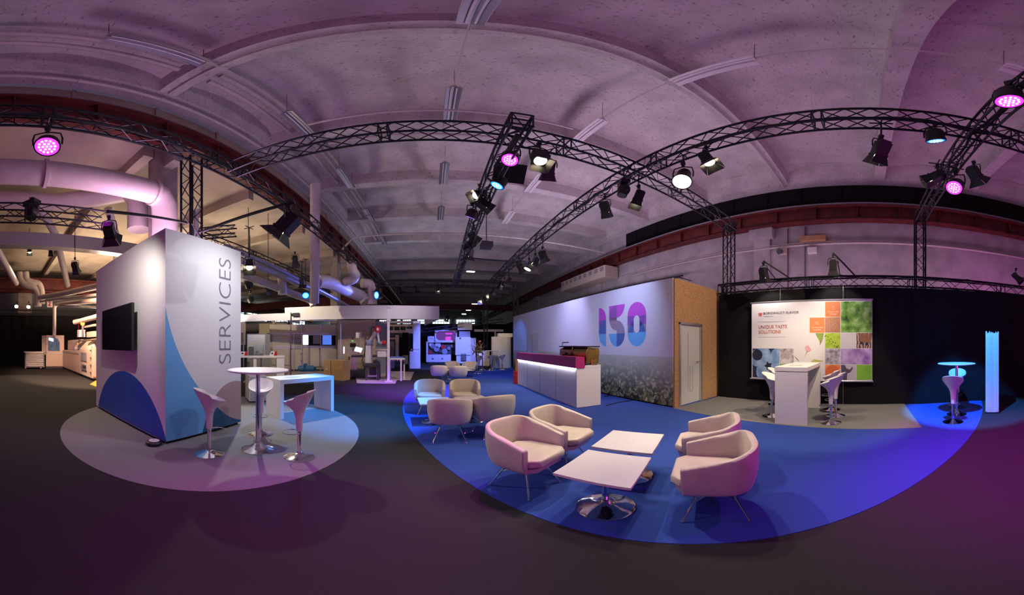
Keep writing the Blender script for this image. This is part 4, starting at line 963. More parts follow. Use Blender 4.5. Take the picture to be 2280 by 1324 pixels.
t=thing('softbox','large dark square softbox panel beside the magenta lamp','panel',OX(1135,390,1.5)); q=OX(1136,385,1.35); b=MB(); b.box(q,(.55,.42,.03),M=Euler((R(-52),R(8),R(-14))).to_matrix()); b.build('panel',BODY,t); b=MB(); b.bar(q,(q.x-.1,q.y,4.62),.012,6); b.build('arm',BODY,t)
# --- front cross truss
lamp('F',OY(1200,348,3.6),(1.5,1.9,0),'large lit barn door spot right of the magenta centre lamp',LW,power=175,angle=66,op=.35,size=1.15,color=(1,.90,.74),blend=.8)
lamp('F',OY(1222,372,3.75),(2.5,7,0),'unlit barn door spot tucked below the large lit one',None,op=.3)
# --- left long truss
lamp('P',OX(106,322,-3.25),(-.8,-.2,0.3),'large magenta led lamp at the upper left before the duct',LM,LMD,power=80,color=(.62,.02,.9),angle=120,size=1.2)
lamp('M',OX(71,470,-5.55),(-5,0,0),'unlit moving head hanging from the lower left truss',size=1.05)
def armlamp(px,py,d,tg,label,lens,**k):
    p=AT(px,py,d); lamp('F',p,tg,label,lens,hang=0,**k); return p
p=armlamp(243,512,3.3,(-4.25,2.15,2.0),'barn door spot on the arm lighting the television wall',LW,power=54,angle=128,op=.55,size=.75,color=(1,.92,.82),blend=1)
b=MB(); b.bar(p+Vector((-.05,0,.30)),(-3.55,2.85,3.62),.024,8); tag(b.build('lamp_arm',BODY),'black steel arm holding the lamp left of the block','pole')
p=armlamp(642,497,3.75,(-3.15,3.0,1.9),'large barn door spot on the arm right of the block',LW,power=50,angle=150,op=.7,size=1.2,color=(.94,.93,1),blend=1)
b=MB(); b.bar(p+Vector((.1,0,.34)),(-3.45,3.05,3.45),.026,8); tag(b.build('lamp_arm',BODY),'black steel arm reaching right from the truss tower','pole')
lamp('F',AT(555,588,6.6),(-2.6,3.4,0),'bright barn door spot facing the viewer right of the block',LW,power=260,angle=75,op=.5,size=1.0,hang=1.0,color=WHT)
lamp('P',AT(553,632,10),(-7,13,0),'blue lamp close right of the block edge, upper',LB,LBD,power=60,color=BLU,angle=80,hang=1.6,size=1.15)
lamp('P',AT(557,666,13),(-8,14,0),'blue lamp close right of the block edge, lower',LB,LBD,size=1.2,hang=1.7)
lamp('F',AT(597,640,10.5),(-6,12,1),'warm barn door spot right of the two blue lamps',LW,op=.4,power=200,angle=110,hang=1.4,color=(1,.84,.55))
lamp('P',AT(680,655,10.4),(-2.2,5.6,0),'blue lamp below the left aisle duct',LB,LBD,power=700,color=(.03,.3,1),angle=40,hang=1.4,size=1.1)
lamp('P',AT(843,657,13.2),(-4.6,10.5,3.5),'bright blue lamp at the far left truss tower',LB,LBD,power=260,color=(.10,.14,1),angle=70,hang=1,size=1.5)
lamp('F',AT(836,647,13.9),(-2.5,10.6,0),'small warm spot above the bright blue tower lamp',LW,op=.4,size=1.0)
lamp('F',AT(657,578,8.0),(-5,10,0),'unlit spot on the left aisle truss',None,op=.4,size=.9)
lamp('F',AT(672,627,10.2),(-5,10,0),'unlit spot lower on the left aisle truss',None,op=.4,size=.9,hang=.8)
lamp('F',AT(167,592,9.2),(-11,4,1),'lit barn door spot left of the block over the oven machine',LW,op=.3,power=1500,angle=95,size=1.1,color=(1,.58,.40),hang=.9)
lamp('F',AT(66,556,12),(-9.5,.8,0),'small lit spot in a row of two beneath grey trunking',LW,op=.3,power=900,angle=80,color=(1,.72,.52),hang=1.2)
lamp('F',AT(113,557,11.6),(-14,3,0),'small dim spot beside it beneath grey trunking',None,op=.3,hang=1.2)
lamp('D',AT(37,680,18.2),(-12,0,0),'left of two small yellow lamps on the far left drape truss',LW)
lamp('D',AT(64,681,18.2),(-12,0,0),'right of two small yellow lamps on the far left drape truss',LW)
# --- lamps on arms above the right drape
for px,py,tx,lb in ((1700,607,2.2,'lamp on a slanted arm above the banner, left one'),(1855,590,.7,'lamp on a slanted arm above the banner, right one')):
    p=OX(px,py,6.05); lamp('F',p,(6.5,tx,1.5),lb,LW,op=.35,power=26,angle=110,size=.95,color=(1,.93,.85))
    b=MB(); b.bar(p+Vector((0,0,.3)),(6.75,p.y-.5,3.15),.02,8); b.bar(p+Vector((0,-.1,.1)),(6.75,p.y-.1,3.15),.012,6); tag(b.build('lamp_arm',BODY),'black slanted arm of the %s lamp above the banner'%('left' if px<1800 else 'right'),'pole')
lamp('F',OX(2262,616,6.6),(5,-6,1),'unlit lamp on the drape truss at the right edge',None,op=.4,size=.9)
# --- under the far cross truss
for px,py,l in((893,643,'left'),(928,641,'middle'),(976,642,'right')): lamp('F',AT(px,py,14.9),(0,13,0),l+' of three dark spots under the far cross truss',None if px!=976 else LW,op=.3)
lamp('F',AT(996,707,22),(0,21,0),'tiny warm spot above the screen machine',LW,op=.3,size=1.2)
# high-bay lamps
for i,(px,py,d,l) in enumerate(((1048,604,26,'single bright high bay lamp under the far ceiling'),(1057,677,38,'nearest of three small lit lamps over the far end'),(1043,690,44,'middle of three small lit lamps over the far end'),(1033,699,50,'farthest of three small lit lamps over the far end'),(671,699,34,'left lit tube over the distant aisle'),(697,690,30,'right lit tube over the distant aisle'))):
    q=AT(px,py,d); t=thing('high_bay_lamp',l,'ceiling light',q); b=MB(); b.box(q,(.75,.26,.10)); b.build('diffuser',TUBL,t); b=MB(); b.box(q+Vector((0,0,.1)),(1.05,.45,.08)); b.build('housing',DGRY,t); b=MB(); b.bar(q,(q.x,q.y,(ZC+.76 if q.x>XL else 6.95)),.02,5); b.build('hanger',DGRY,t)
b=MB(); q=AT(1083,546,11); b.box(q,(.45,.5,.22)); b.bar(q,(q.x,q.y,ZC+.65),.02,6); tag(b.build('junction_cabinet',DGRY),'small dark box hanging from the cable under the ceiling','box')

# power cables tied along the trusses
random.seed(11)
def festoon(p0,p1,label,r=.018,n=26,sag=.05):
    p0=Vector(p0);p1=Vector(p1); b=MB(); b.tube([p0.lerp(p1,k/n)+Vector((random.uniform(-.05,.05),random.uniform(-.05,.05),-sag*abs(math.sin(k*1.3)))) for k in range(n+1)],r,6)
    tag(b.build('power_cable',BODY),label,'cable')
festoon((-3.22,-6,5.06),(-3.22,15,5.06),'black power cable tied along the left long truss',.035,60)
festoon((3.3,-6,5.05),(3.3,15,5.05),'black power cable tied along the right long truss',.025,60)
festoon((1.0,3.3,4.74),(1.2,15,4.74),'black power cable tied along the centre truss',.03,40)
festoon((-2.6,-1.45,5.05),(6.9,-1.45,5.05),'black power cable on the upper right cross truss',.025,30)
festoon((6.75,3.7,3.2),(6.75,-6.8,3.2),'black power cable lying on the drape truss at right',.03,40)
b=MB(); b.tube([Vector((1.1+2.2*k/14,9.3,4.55-.06*math.sin(PI*k/14))) for k in range(15)],.022,6); tag(b.build('linking_cable',BODY),'black cable sagging from centre truss to right truss','cable')
# ================================================================ MACHINES AND BOOTHS
def kit(name,label,cat,loc,rz,parts,group=None):
    t=thing(name,label,cat,loc,rz,group)
    for nm,m,fn in parts:
        b=MB(); fn(b); b.build(nm,m,t,world=False)
    return t
def B(*bs): 
    def f(b):
        for a,c in bs: b.bx(a,c)
    return f
def fz(px,py,d): return AT(px,py,d).z
# fascia of the technology booth
F0=AT(634,700,12.76); F1=AT(978,700,12.3); dF=(F1-F0); dF.z=0; LF=dF.length; rF=math.atan2(dF.y,dF.x)
t=thing('booth_fascia','long white fascia beam over the technology booth','fascia',(F0.x,F0.y,2.6),rF)
b=MB(); b.bx((0,0,0),(LF,.08,.60)); b.build('front_board',WPAN,t,world=False)
for a_,c_2 in (((0,.08,0),(.08,2.2,.60)),((LF-.08,.08,0),(LF,3.6,.6))): b=MB(); b.bx(a_,c_2); b.build('return_board',WPAN,t,world=False)
G0=AT(480,705,14.2); t=thing('booth_fascia','lower tan fascia beam just right of the services block','fascia',(G0.x,G0.y,2.6)); b=MB(); v=Vector((F0.x,F0.y,0)); g=Vector((G0.x,G0.y,0)); n=(v-g).normalized().cross(Vector((0,0,1)))*-.08; b.prism([(g.x,g.y,2.6),(v.x,v.y,2.6),(v.x+n.x,v.y+n.y,2.6),(g.x+n.x,g.y+n.y,2.6)],(0,0,.34)); b.build('front_board',WPAN,t)
PL=mat('plywood_partition',(.42,.31,.22),.8,noise=.12,nscale=14)
# partition behind the robot
q0=AT(752,760,14.2); q1=AT(836,760,13.6); q2=AT(858,760,13.5)
t=thing('partition_wall','brown board partition behind the robot arm','partition',(q0.x,q0.y,0)); b=MB(); b.prism([(q0.x,q0.y,0),(q1.x,q1.y,0),(q1.x,q1.y+.1,0),(q0.x,q0.y+.1,0)],(0,0,2.7)); b.build('board',PL,t)
b=MB(); b.prism([(q1.x,q1.y,0),(q2.x,q2.y+.6,0),(q2.x,q2.y+.7,0),(q1.x,q1.y+.1,0)],(0,0,2.65)); b.build('grey_edge_board',MGRY,t)
b=MB()
t=thing('floor_pad','pale floor pad under the robot station','floor pad',FL(850,845)); b.prism([FL(795,853,.0),FL(880,853.5,.0),FL(884,846,0),(FL(914,846,0)),(FL(922,828,.0)),FL(860,826,.0),FL(790,832,.0)],(0,0,.012)); b.build('pad',mat('pale_floor',(.48,.44,.42),.7),t)
t=thing('floor_pad','pale tan floor panel before the beige cabinets','floor pad',FL(700,835)); b=MB(); b.prism([FL(540,852,.0),FL(770,843,0),FL(795,832,0),FL(760,822,0),FL(560,828,0)],(0,0,.010)); b.build('pad',mat('tan_floor',(.34,.28,.22),.8),t)
# local facing frame: origin at pixel foot, x to the right as seen by the viewer, y away
def face(px,d): 
    a=R((px-CX)/KD); return (d*math.sin(a),d*math.cos(a),0),-a
def W_(px,d): return d*math.tan(R(px/KD))
# beige aluminium framed enclosure
d=15.2; loc,rz=face(660,d); X=lambda px: d*math.tan(R((px-660)/KD)); Zf=lambda py: EYE+d*math.tan(R((CY-py)/KD))
def post(b,x,z0,z1,w=.05): b.bx((x-w/2,-.03,z0),(x+w/2,.03,z1))
t=thing('enclosure_cabinet','beige panelled test enclosure with aluminium frame and lit window','cabinet',loc,rz)
def bx(n,m,*bs): b=MB(); B(*bs)(b); return b.build(n,m,t,world=False)
bx('carcass',BEIGE,((X(600),.05,.1),(X(760),1.0,Zf(722))))
bx('base',DGRY,((X(602),.1,0),(X(758),1.3,.1)))
b=MB()
for x in (X(602),X(646),X(654),X(672),X(714),X(757),X(762)): post(b,x,0.02,Zf(720 if x>X(665) else 743))
for z in (Zf(742),Zf(745),Zf(774),Zf(771)): b.bx((X(602),-.02,z-.03),(X(762),.02,z+.03))
b.bx((X(650),-.04,Zf(714)),(X(790),.0,Zf(712)))
b.build('frame',ALU,t,world=False)
bx('upper_panel',BEIGE,((X(674),-.01,Zf(742)),(X(755),.05,Zf(722))))
bx('door_panel',BEIGE,((X(606),-.015,Zf(771)),(X(644),.05,Zf(747)))); bx('door_panel',BEIGE,((X(606),-.015,Zf(812)),(X(644),.05,Zf(775))))
bx('door_panel',BEIGE,((X(674),-.015,Zf(816)),(X(711),.05,Zf(773)))); bx('door_panel',BEIGE,((X(715),-.015,Zf(816)),(X(755),.05,Zf(773))))
bx('window_pane',DGLS,((X(675),-.012,Zf(768)),(X(755),.05,Zf(746))))
bx('lit_panel',LEDS,((X(675),-.03,Zf(767)),(X(686),-.012,Zf(746))))
bx('instrument_panel',MGRY,((X(697),-.03,Zf(765)),(X(714),-.012,Zf(747))))
bx('blue_display',mat('blue_display',(.05,.1,.4),.3,emit=(.08,.18,.7),es=.8),((X(718),-.03,Zf(767)),(X(738),-.012,Zf(746))))
for k in range(4): bx('shelf',MGRY,((X(656),-.05,Zf(745+9*k)),(X(671),.3,Zf(743.5+9*k))))
bx('small_lamp',ORG,((X(601),-.08,Zf(777)),(X(606),-.03,Zf(773)))); bx('small_lamp',ORG,((X(689),-.08,Zf(715)),(X(694),-.03,Zf(711))))
for (x,z) in ((X(671),760+26),(X(671),802),(X(711),775),(X(713),815)): bx('hinge',DGRY,((x-.03,-.05,Zf(z+2)),(x+.03,-.01,Zf(z))))
# yellow hopper machine behind
d=17.4; loc,rz=face(615,d); X=lambda px: d*math.tan(R((px-615)/KD))
t=thing('hopper_machine','tall cream machine with a funnel hopper behind the glass case','machine',loc,rz)
bx('body',BEIGE,((X(574),0,0),(X(650),1.2,Zf(742)))); bx('back_cabinet',mat('cream_paint',(.66,.58,.36),.5),((X(576),.3,Zf(742)),(X(640),1.2,Zf(719))))
b=MB(); b.bar((X(610),-.1,Zf(706)),(X(610),-.1,Zf(729)),.09,12); b.bar((X(610),-.1,Zf(729)),(X(610),-.1,Zf(738)),.09,4,.42); b.bx((X(594),-.4,Zf(742)),(X(622),.1,Zf(738))); b.build('hopper',mat('cream_paint'),t,world=False)
b=MB(); b.tube([(X(632),-.1,Zf(733)),(X(640),-.1,Zf(733)),(X(643),-.1,Zf(738)),(X(643),-.1,Zf(744))],.03,6); b.tube([(X(664),-.1,Zf(732)),(X(656),-.1,Zf(733)),(X(652),-.1,Zf(738)),(X(652),-.1,Zf(744))],.03,6); b.build('bent_tube',DGRY,t,world=False)
# grey cabinet + glass vat
d=14.4; loc,rz=face(575,d); X=lambda px: d*math.tan(R((px-575)/KD))
t=thing('grey_cabinet','grey metal cabinet behind the glass test vessel','cabinet',loc,rz); bx('carcass',MGRY,((X(550),0,0),(X(601),.8,Zf(743)))); bx('front_panel',ALU,((X(551),-.02,Zf(798)),(X(590),0,Zf(745))))
d=16.5; loc,rz=face(541,d); X=lambda px: d*math.tan(R((px-541)/KD)); t=thing('white_cabinet','white upright cabinet at the edge of the services block','cabinet',loc,rz); bx('carcass',WPAN,((X(520),0,Zf(767)),(X(547),.8,Zf(717)))); bx('leg',ALU,((X(541),.1,0),(X(544),.2,Zf(767)))); bx('leg',ALU,((X(522),.1,0),(X(525),.2,Zf(767)))); bx('inner_panel',MGRY,((X(537),-.02,Zf(765)),(X(541),0,Zf(740))))
b=MB(); q=AT(558,730,20); b.bar(q-Vector((3,0,0)),q+Vector((3,0,0)),.35,16); tag(b.build('blue_drum',MGRY),'large horizontal drum lit blue behind the booth','drum')
# bench with instruments
d=12.9; loc,rz=face(580,d); X=lambda px: d*math.tan(R((px-580)/KD))
t=thing('laboratory_bench','white bench carrying the red and white instruments','bench',loc,rz)
bx('worktop',WHITE,((X(520),0,Zf(796)),(X(634),.7,Zf(791.5)))); bx('end_panel',WHITE,((X(616),0,.0),(X(633),.68,Zf(797)))); bx('middle_panel',WHITE,((X(564),.05,0),(X(571),.65,Zf(796)))); bx('end_panel',WHITE,((X(520),.05,0),(X(527),.65,Zf(796))))
TOPZ=Zf(791.5)
def instr(px,label):
    t=thing('test_instrument',label,'instrument',*[ (face(px,d)[0][0],face(px,d)[0][1],TOPZ), face(px,d)[1] ],'red and white instruments')
    b=MB(); b.prism([(-.18,.05,0),(.18,.05,0),(.18,.05,.19),(-.10,.05,.19)],(0,.3,0)); b.build('housing',WHITE,t,world=False)
    b=MB(); b.prism([(.03,.04,0),(.19,.04,0),(.19,.04,.2),(.09,.04,.2)],(0,.32,0)); b.build('red_cover',REDP,t,world=False)
    b=MB(); b.bx((-.08,.035,.08),(.0,.05,.14)); b.build('display',DGLS,t,world=False)
instr(542,'red and white instrument at the left, cut by the block'); instr(608,'red and white instrument at the right end of the bench')
t=thing('glass_vessel','glass test vessel with a white unit standing on the bench','laboratory apparatus',(face(568,d)[0][0],face(568,d)[0][1],TOPZ),face(568,d)[1]); L_=lambda px: d*math.tan(R((px-568)/KD))
b=MB(); b.bx((L_(553),.1,0),(L_(565),.5,.42)); b.build('white_unit',WHITE,t,world=False); b=MB(); b.bx((L_(551),.05,.005),(L_(587),.08,.5)); b.bx((L_(585),.05,.005),(L_(587),.6,.5)); b.build('glass_guard',GLASS,t,world=False)
b=MB(); b.bx((L_(560),.2,.02),(L_(586),.6,.10)); b.bx((L_(569),.3,.10),(L_(576),.5,.22)); b.bar((L_(572),.4,.2),(L_(572),.4,.55),.01,6); b.build('stand',ALU,t,world=False); b=MB(); b.bx((L_(558),.2,.5),(L_(564),.3,.54)); b.build('orange_light',ORG,t,world=False)
t=thing('clear_jars','clear plastic flask under the bench','flask',FL(577,828)); b=MB(); q=FL(577,826); b.lathe([(.2,0),(.24,.1),(.22,.25),(.1,.36),(.08,.42)],q,16); b.build('flask',PLA,t)
# thin dark stand, projector
d=12.6; loc,rz=face(647,d); t=thing('dark_pole','thin dark violet pole standing before the cabinets','pole',loc,rz); b=MB(); b.bar((0,0,0),(.01,0,2.95),.035,8,.02); b.build('pole',mat('dark_violet_metal',(.10,.03,.10),.5),t,world=False); b=MB(); b.lathe([(.2,0),(.2,.02),(.04,.03)],(0,0,0),16); b.build('foot',DGRY,t,world=False)
q=AT(659,700,12.5); t=thing('projector','small black camera fixed to the fascia','camera',q,rF); b=MB(); b.box(q,(.3,.16,.14)); b.bar(q-Vector((.12,0,0)),q-Vector((.22,0,0)),.06,12); b.build('body',BODY,t); b=MB(); b.bar(q+Vector((0,0,-.05)),q+Vector((0,.15,-.15)),.015,6); b.build('bracket',BODY,t)
# blue pump
q=FL(684,828.5); t=thing('blue_pump','blue electric pump motor on the floor by the cabinets','pump',q,face(684,14)[1])
b=MB(); b.bar((-.42,0,.2),(.35,0,.2),.17,20); b.bar((-.5,0,.2),(-.42,0,.2),.12,16); b.bar((.35,0,.2),(.48,0,.16),.15,16,.08); b.build('motor_body',BLUP,t,world=False)
b=MB(); b.box((-.1,0,.40),(.2,.16,.14)); b.build('terminal_box',BLUP,t,world=False); b=MB(); b.box((0,0,.03),(.9,.34,.05)); b.build('base_frame',ALU,t,world=False)
# cardboard boxes
BX0=FL(719,842); t=thing('cardboard_box','left of two brown cardboard boxes','box',(BX0.x,BX0.y,0),-R(15)); b=MB(); b.bx((0,.05,0),(.38,.5,.80)); b.build('carton',CARD,t,world=False); b=MB(); b.bx((.14,.045,.4),(.18,.052,.44)); b.build('label_sticker',WHITE,t,world=False)
BX1=FL(737,845); t=thing('cardboard_box','right and larger of two brown cardboard boxes','box',(BX1.x,BX1.y,0),-R(19)); b=MB(); b.bx((0,.02,0),(.62,.5,.83)); b.build('carton',CARD,t,world=False); b=MB(); b.bx((0,.24,.83),(.62,.28,.833)); b.build('tape',mat('parcel_tape',(.5,.42,.36),.3),t,world=False)
# robot station
d=11.3; loc,rz=face(823,d); X=lambda px: d*math.tan(R((px-823)/KD))
t=thing('robot_table','dark grey profile table carrying the robot arm','table',loc,rz)
tz=Zf(808)
bx('tabletop',DGRY,((X(810),-.1,tz-.1),(X(846),.8,tz))); 
for x,y in((X(816),0),(X(842),0),(X(812),.7),(X(846),.7)): bx('leg',DGRY,((x-.05,y-.05,0.01),(x+.05,y+.05,tz-.1)))
bx('crossbar',ALU,((X(816),-.02,.15),(X(842),.02,.2))); bx('control_box',DGRY,((X(822),.2,.02),(X(838),.6,.5)))
t=thing('industrial_robot','white jointed robot arm with red joints','robot arm',(loc[0],loc[1],tz),rz)
RW=mat('robot_white',(.74,.74,.78),.35); RB=mat('robot_joint_blue_grey',(.30,.34,.45),.4)
S=Vector((X(824),.3,0)); P_=lambda px,py: Vector((X(px),.3,Zf(py)-tz))
b=MB(); b.bar(P_(821,808),P_(821,769),.17,16,.13); b.build('pedestal',RW,t,world=False)
b=MB(); b.bar(P_(823,763)+Vector((-.14,0,0)),P_(823,763)+Vector((.14,0,0)),.13,16); b.build('shoulder_joint',RB,t,world=False)
b=MB(); b.bar(P_(824,762),P_(838,736),.09,12,.07); b.build('upper_arm',RW,t,world=False)
b=MB(); b.bar(P_(841,732)-Vector((0,.13,0)),P_(841,732)+Vector((0,.13,0)),.14,20); b.build('elbow_joint',REDP,t,world=False)
b=MB(); b.bar(P_(841,732)-Vector((0,.15,0)),P_(841,732)-Vector((0,.12,0)),.06,14); b.build('joint_cap',RW,t,world=False)
b=MB(); b.bar(P_(841,735),P_(844,761),.055,12,.045); b.build('forearm',RW,t,world=False)
b=MB(); b.bar(P_(843,763),P_(852,764),.06,12); b.build('wrist_joint',RB,t,world=False)
b=MB(); b.bar(P_(852,763),P_(860,762),.09,14); b.build('wrist_cap',REDP,t,world=False)
b=MB(); b.box(P_(850,770),(.42,.12,.04)); b.box(P_(842,767),(.05,.08,.14)); b.box(P_(858,768),(.05,.08,.14)); b.build('gripper',DGRY,t,world=False)
b=MB(); b.tube(smooth([P_(838,728),P_(828,728),P_(825,745),P_(815,762),P_(812,785),P_(806,802),P_(812,812)]),.022,6); b.tube(smooth([P_(845,738),P_(844,745),P_(839,752),P_(841,758),P_(846,762)]),.02,6); b.build('cable',BODY,t,world=False)
t=thing('product_bin','pale open bin under the gripper','bin',AT(851,785,11.5)); q=AT(851,787,11.5); b=MB(); b.box(q,(.36,.3,.26)); b.build('bin',WPAN,t); b=MB(); b.box(q+Vector((0,0,.17)),(.5,.35,.06)); b.build('rim',BEIGE,t)
# glass safety table + screens
d=12.35; loc,rz=face(800,d); X=lambda px: d*math.tan(R((px-800)/KD))
t=thing('glass_guard_table','grey profile table with glass guard behind the robot','table',loc,rz)
bx('tabletop',DGRY,((X(782),0,Zf(795)),(X(863),.9,Zf(791)))); bx('glass_guard',GLASS,((X(770),0,Zf(792)),(X(800),.02,Zf(768))),)
for px in(784,791,862): bx('leg',ALU if px<800 else DGRY,((X(px)-.05,.02,0),(X(px)+.05,.12,Zf(795))))
bx('leg',DGRY,((X(775),.6,0),(X(778),.7,Zf(795)))); bx('floor_box',DGRY,((X(776),-.3,.02),(X(812),.5,.35)))
bx('lit_tube',LEDS,((X(764),.3,Zf(787)),(X(766),.34,Zf(772)))); bx('blue_post',mat('blue_lit_profile',(.3,.4,.8),.4),((X(757),.2,.0),(X(759),.26,Zf(715))))
q=AT(786,768,11.8); t=thing('touch_panel','black tilted touch panel left of the robot','screen',q,face(786,d)[1]); b=MB(); b.box((0,0,0),(.26,.04,.17),M=Matrix.Rotation(-.2,3,'X')); b.build('panel',DGLS,t,world=False); b=MB(); b.bar((0,.03,-.05),(0,.03,-.26),.03,8); b.build('stand',DGRY,t,world=False)
q=AT(798,778,11.6); t=thing('tablet_screen','bright tilted tablet beside the touch panel','screen',q,face(798,d)[1]); b=MB(); b.box((0,0,0),(.30,.02,.24),M=Matrix.Rotation(-.7,3,'X')@Matrix.Rotation(.3,3,'Y')); b.build('display',mat('tablet_display',(.7,.75,1),.2,emit=(.6,.65,1),es=1.2),t,world=False); b=MB(); b.bar((0,.02,0),(0,.05,-.2),.02,8); b.build('stand',DGRY,t,world=False)
q=AT(785,760,12.1); t=thing('signal_light','small stack light with red and green lenses','signal light',q); b=MB(); b.bar(q-Vector((0,0,.25)),q,.02,8); b.build('pole',ALU,t); b=MB(); b.bar(q,q+Vector((0,0,.06)),.04,10); b.build('green_lens',GRN,t); b=MB(); b.bar(q+Vector((0,0,.06)),q+Vector((0,0,.12)),.04,10); b.build('red_lens',REDP,t); b=MB(); b.bar(q+Vector((0,0,.12)),q+Vector((0,0,.18)),.04,10); b.build('cap',BODY,t)
q=AT(799,752,12.3); t=thing('drum_lamp','white round sensor head on a thin stem','sensor',q); b=MB(); b.bar(q,q+Vector((0,0,.24)),.14,18); b.build('head',WPAN,t); b=MB(); b.bar(q-Vector((.01,0,.6)),q,.012,6); b.build('stem',ALU,t)
# conveyor / roller table with tall white pole
d=11.0; loc,rz=face(881,d); X=lambda px: d*math.tan(R((px-881)/KD)); tz=Zf(797)
t=thing('roller_table','white framed roller table with blue trays','roller table',loc,rz)
bx('side_rail',WHITE,((X(863),0,tz-.06),(X(902),.05,tz))); bx('side_rail',WHITE,((X(863),.6,tz-.06),(X(902),.65,tz)))
for k in range(8): b=MB(); x=X(865)+(X(900)-X(865))*k/7; b.bar((x,.04,tz-.1),(x,.62,tz-.1),.025,8); b.build('roller',ALU,t,world=False)
for x,y in((X(866),0),(X(893),0),(X(868),.62),(X(901),.62)): bx('leg',WHITE,((x-.03,y-.03,.01),(x+.03,y+.03,tz-.06)))
bx('crossbar',WHITE,((X(866),.6,.3),(X(901),.64,.34))); b=MB(); b.bx((X(870),.1,tz),(X(898),.55,tz+.05)); b.build('blue_tray',mat('blue_tray',(.08,.2,.6),.4),t,world=False)
b=MB(); b.bar((X(903),.3,tz-.25),(X(903),.3,tz+.1),.12,12); b.build('drive_motor',DGRY,t,world=False)
d=10.8; loc,rz=face(865,d); t=thing('tall_white_pole','tall white pole with brackets at the robot station','pole',loc,rz); b=MB(); b.bx((-.05,-.04,.01),(.05,.04,Zf(685))); b.build('pole',WHITE,t,world=False)
for zz,ss in ((Zf(713),(.2,.12,.05)),(Zf(685),(.14,.14,.02)),(.03,(.3,.3,.03))): b=MB(); b.box((0,0,zz),ss); b.build('bracket',WHITE,t,world=False)
# warm-lit gantry machine
d=17.0; loc,rz=face(885,d); X=lambda px: d*math.tan(R((px-885)/KD))
t=thing('gantry_machine','cream gantry machine with horizontal beams behind the pole','machine',loc,rz)
GB=mat('gantry_cream',(.70,.58,.40),.5)
bx('upper_beam',WPAN,((X(856),0,Zf(719)),(X(935),.3,Zf(714)))); bx('side_post',WPAN,((X(920),0,0),(X(936),.4,Zf(714)))); bx('lower_beam',GB,((X(856),.1,Zf(726)),(X(922),.3,Zf(722)))); bx('slide_beam',GB,((X(856),-.1,Zf(741)),(X(912),.1,Zf(735)))); bx('tie_beam',GB,((X(856),.2,Zf(755)),(X(885),.4,Zf(751))))
for k in range(5): bx('beam_post',GB,((X(862+14*k),.15,Zf(736)),(X(863.5+14*k),.25,Zf(722))))
bx('column',GB,((X(880),.1,Zf(800)),(X(888),.4,Zf(745)))); bx('cylinder_unit',ALU,((X(893),.0,Zf(782)),(X(900),.3,Zf(757)))); bx('cabinet',WPAN,((X(912),-.3,0.02),(X(934),.6,Zf(782)))); bx('shelf_unit',MGRY,((X(857),.2,.0),(X(878),.5,Zf(760)))); bx('gripper_head',WHITE,((X(903),-.2,Zf(742)),(X(920),.05,Zf(732))))
for k in range(4): b=MB(); b.bar((X(916+5*k),-.32,Zf(778)),(X(916+5*k),-.2,Zf(778)),.05,10); b.build('knob',ALU,t,world=False)
t=thing('black_screen_panel','black tall folded screen panel in the gantry booth','screen',*face(899,15.5)); d=15.5; X=lambda px: d*math.tan(R((px-899)/KD)); bx('panel',BLK,((X(896),0,.02),(X(909),.1,Zf(740)))); bx('panel',BLK,((X(889),.1,.5),(X(896),.2,Zf(750))))
# screen machine (white body with a big rounded window)
d=21.8; loc,rz=face(983,d); X=lambda px: d*math.tan(R((px-983)/KD))
t=thing('screen_machine','white packing machine with a large rounded dark window','machine',loc,rz)
bx('base_cabinet',WPAN,((X(952),0,.1),(X(1004),1.2,Zf(789)))); bx('plinth',DGRY,((X(953),.1,0),(X(1003),1.1,.1))); bx('side_panel',WPAN,((X(949),0,.1),(X(952.5),1.2,Zf(761))))
bx('mechanism_back',DGRY,((X(952),.5,Zf(789)),(X(1014),.6,Zf(762)))); bx('cross_shelf',WPAN,((X(949),-.05,Zf(762)),(X(1014),.6,Zf(760))))
for nm,x0,x1,y0,y1 in(('large_window_frame',968,1018,760,734),('small_window_frame',952,967,760,748)):
    b=MB(); zz0,zz1=Zf(y0),Zf(y1); xa,xb=X(x0),X(x1); w_=.1
    b.bx((xa,0,zz0),(xa+w_,.5,zz1)); b.bx((xb-w_,0,zz0),(xb,.5,zz1)); b.bx((xa,0,zz0),(xb,.5,zz0+w_)); b.bx((xa,0,zz1-w_),(xb,.5,zz1))
    for (cx,cz,sx,sz) in((xa+w_,zz0+w_,1,1),(xb-w_,zz0+w_,-1,1),(xa+w_,zz1-w_,1,-1),(xb-w_,zz1-w_,-1,-1)): b.prism([(cx,0,cz),(cx+.2*sx,0,cz),(cx,0,cz+.2*sz)],(0,.5,0))
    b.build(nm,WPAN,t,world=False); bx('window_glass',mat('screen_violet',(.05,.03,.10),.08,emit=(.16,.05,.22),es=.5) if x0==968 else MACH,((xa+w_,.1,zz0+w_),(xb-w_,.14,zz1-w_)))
bx('painted_reflection',mat('pink_glow',(.6,.05,.3),.3,emit=(.8,.05,.35),es=.5),((X(992),.06,Zf(757)),(X(1004),.1,Zf(749)))); bx('painted_reflection',mat('pink_glow'),((X(992),.06,Zf(744)),(X(1007),.1,Zf(741))))  # pink reflections in the large window painted in as glowing plates
for k,(x,z,m) in enumerate(((957,784,REDP),(963,770,MGRY),(972,776,RB),(980,781,DGRY),(987,772,REDP),(990,782,RB),(1000,775,MGRY),(960,766,WHITE),(975,768,WHITE),(1008,770,RB))): b=MB(); b.bar((X(x),.2,Zf(z)),(X(x),.45,Zf(z)),.14+.05*(k%3),12); b.build('roller',m,t,world=False)
for x in(962,983): bx('drawer_handle',DGRY,((X(x),-.03,Zf(799.5)),(X(x+3.5),0,Zf(797))))
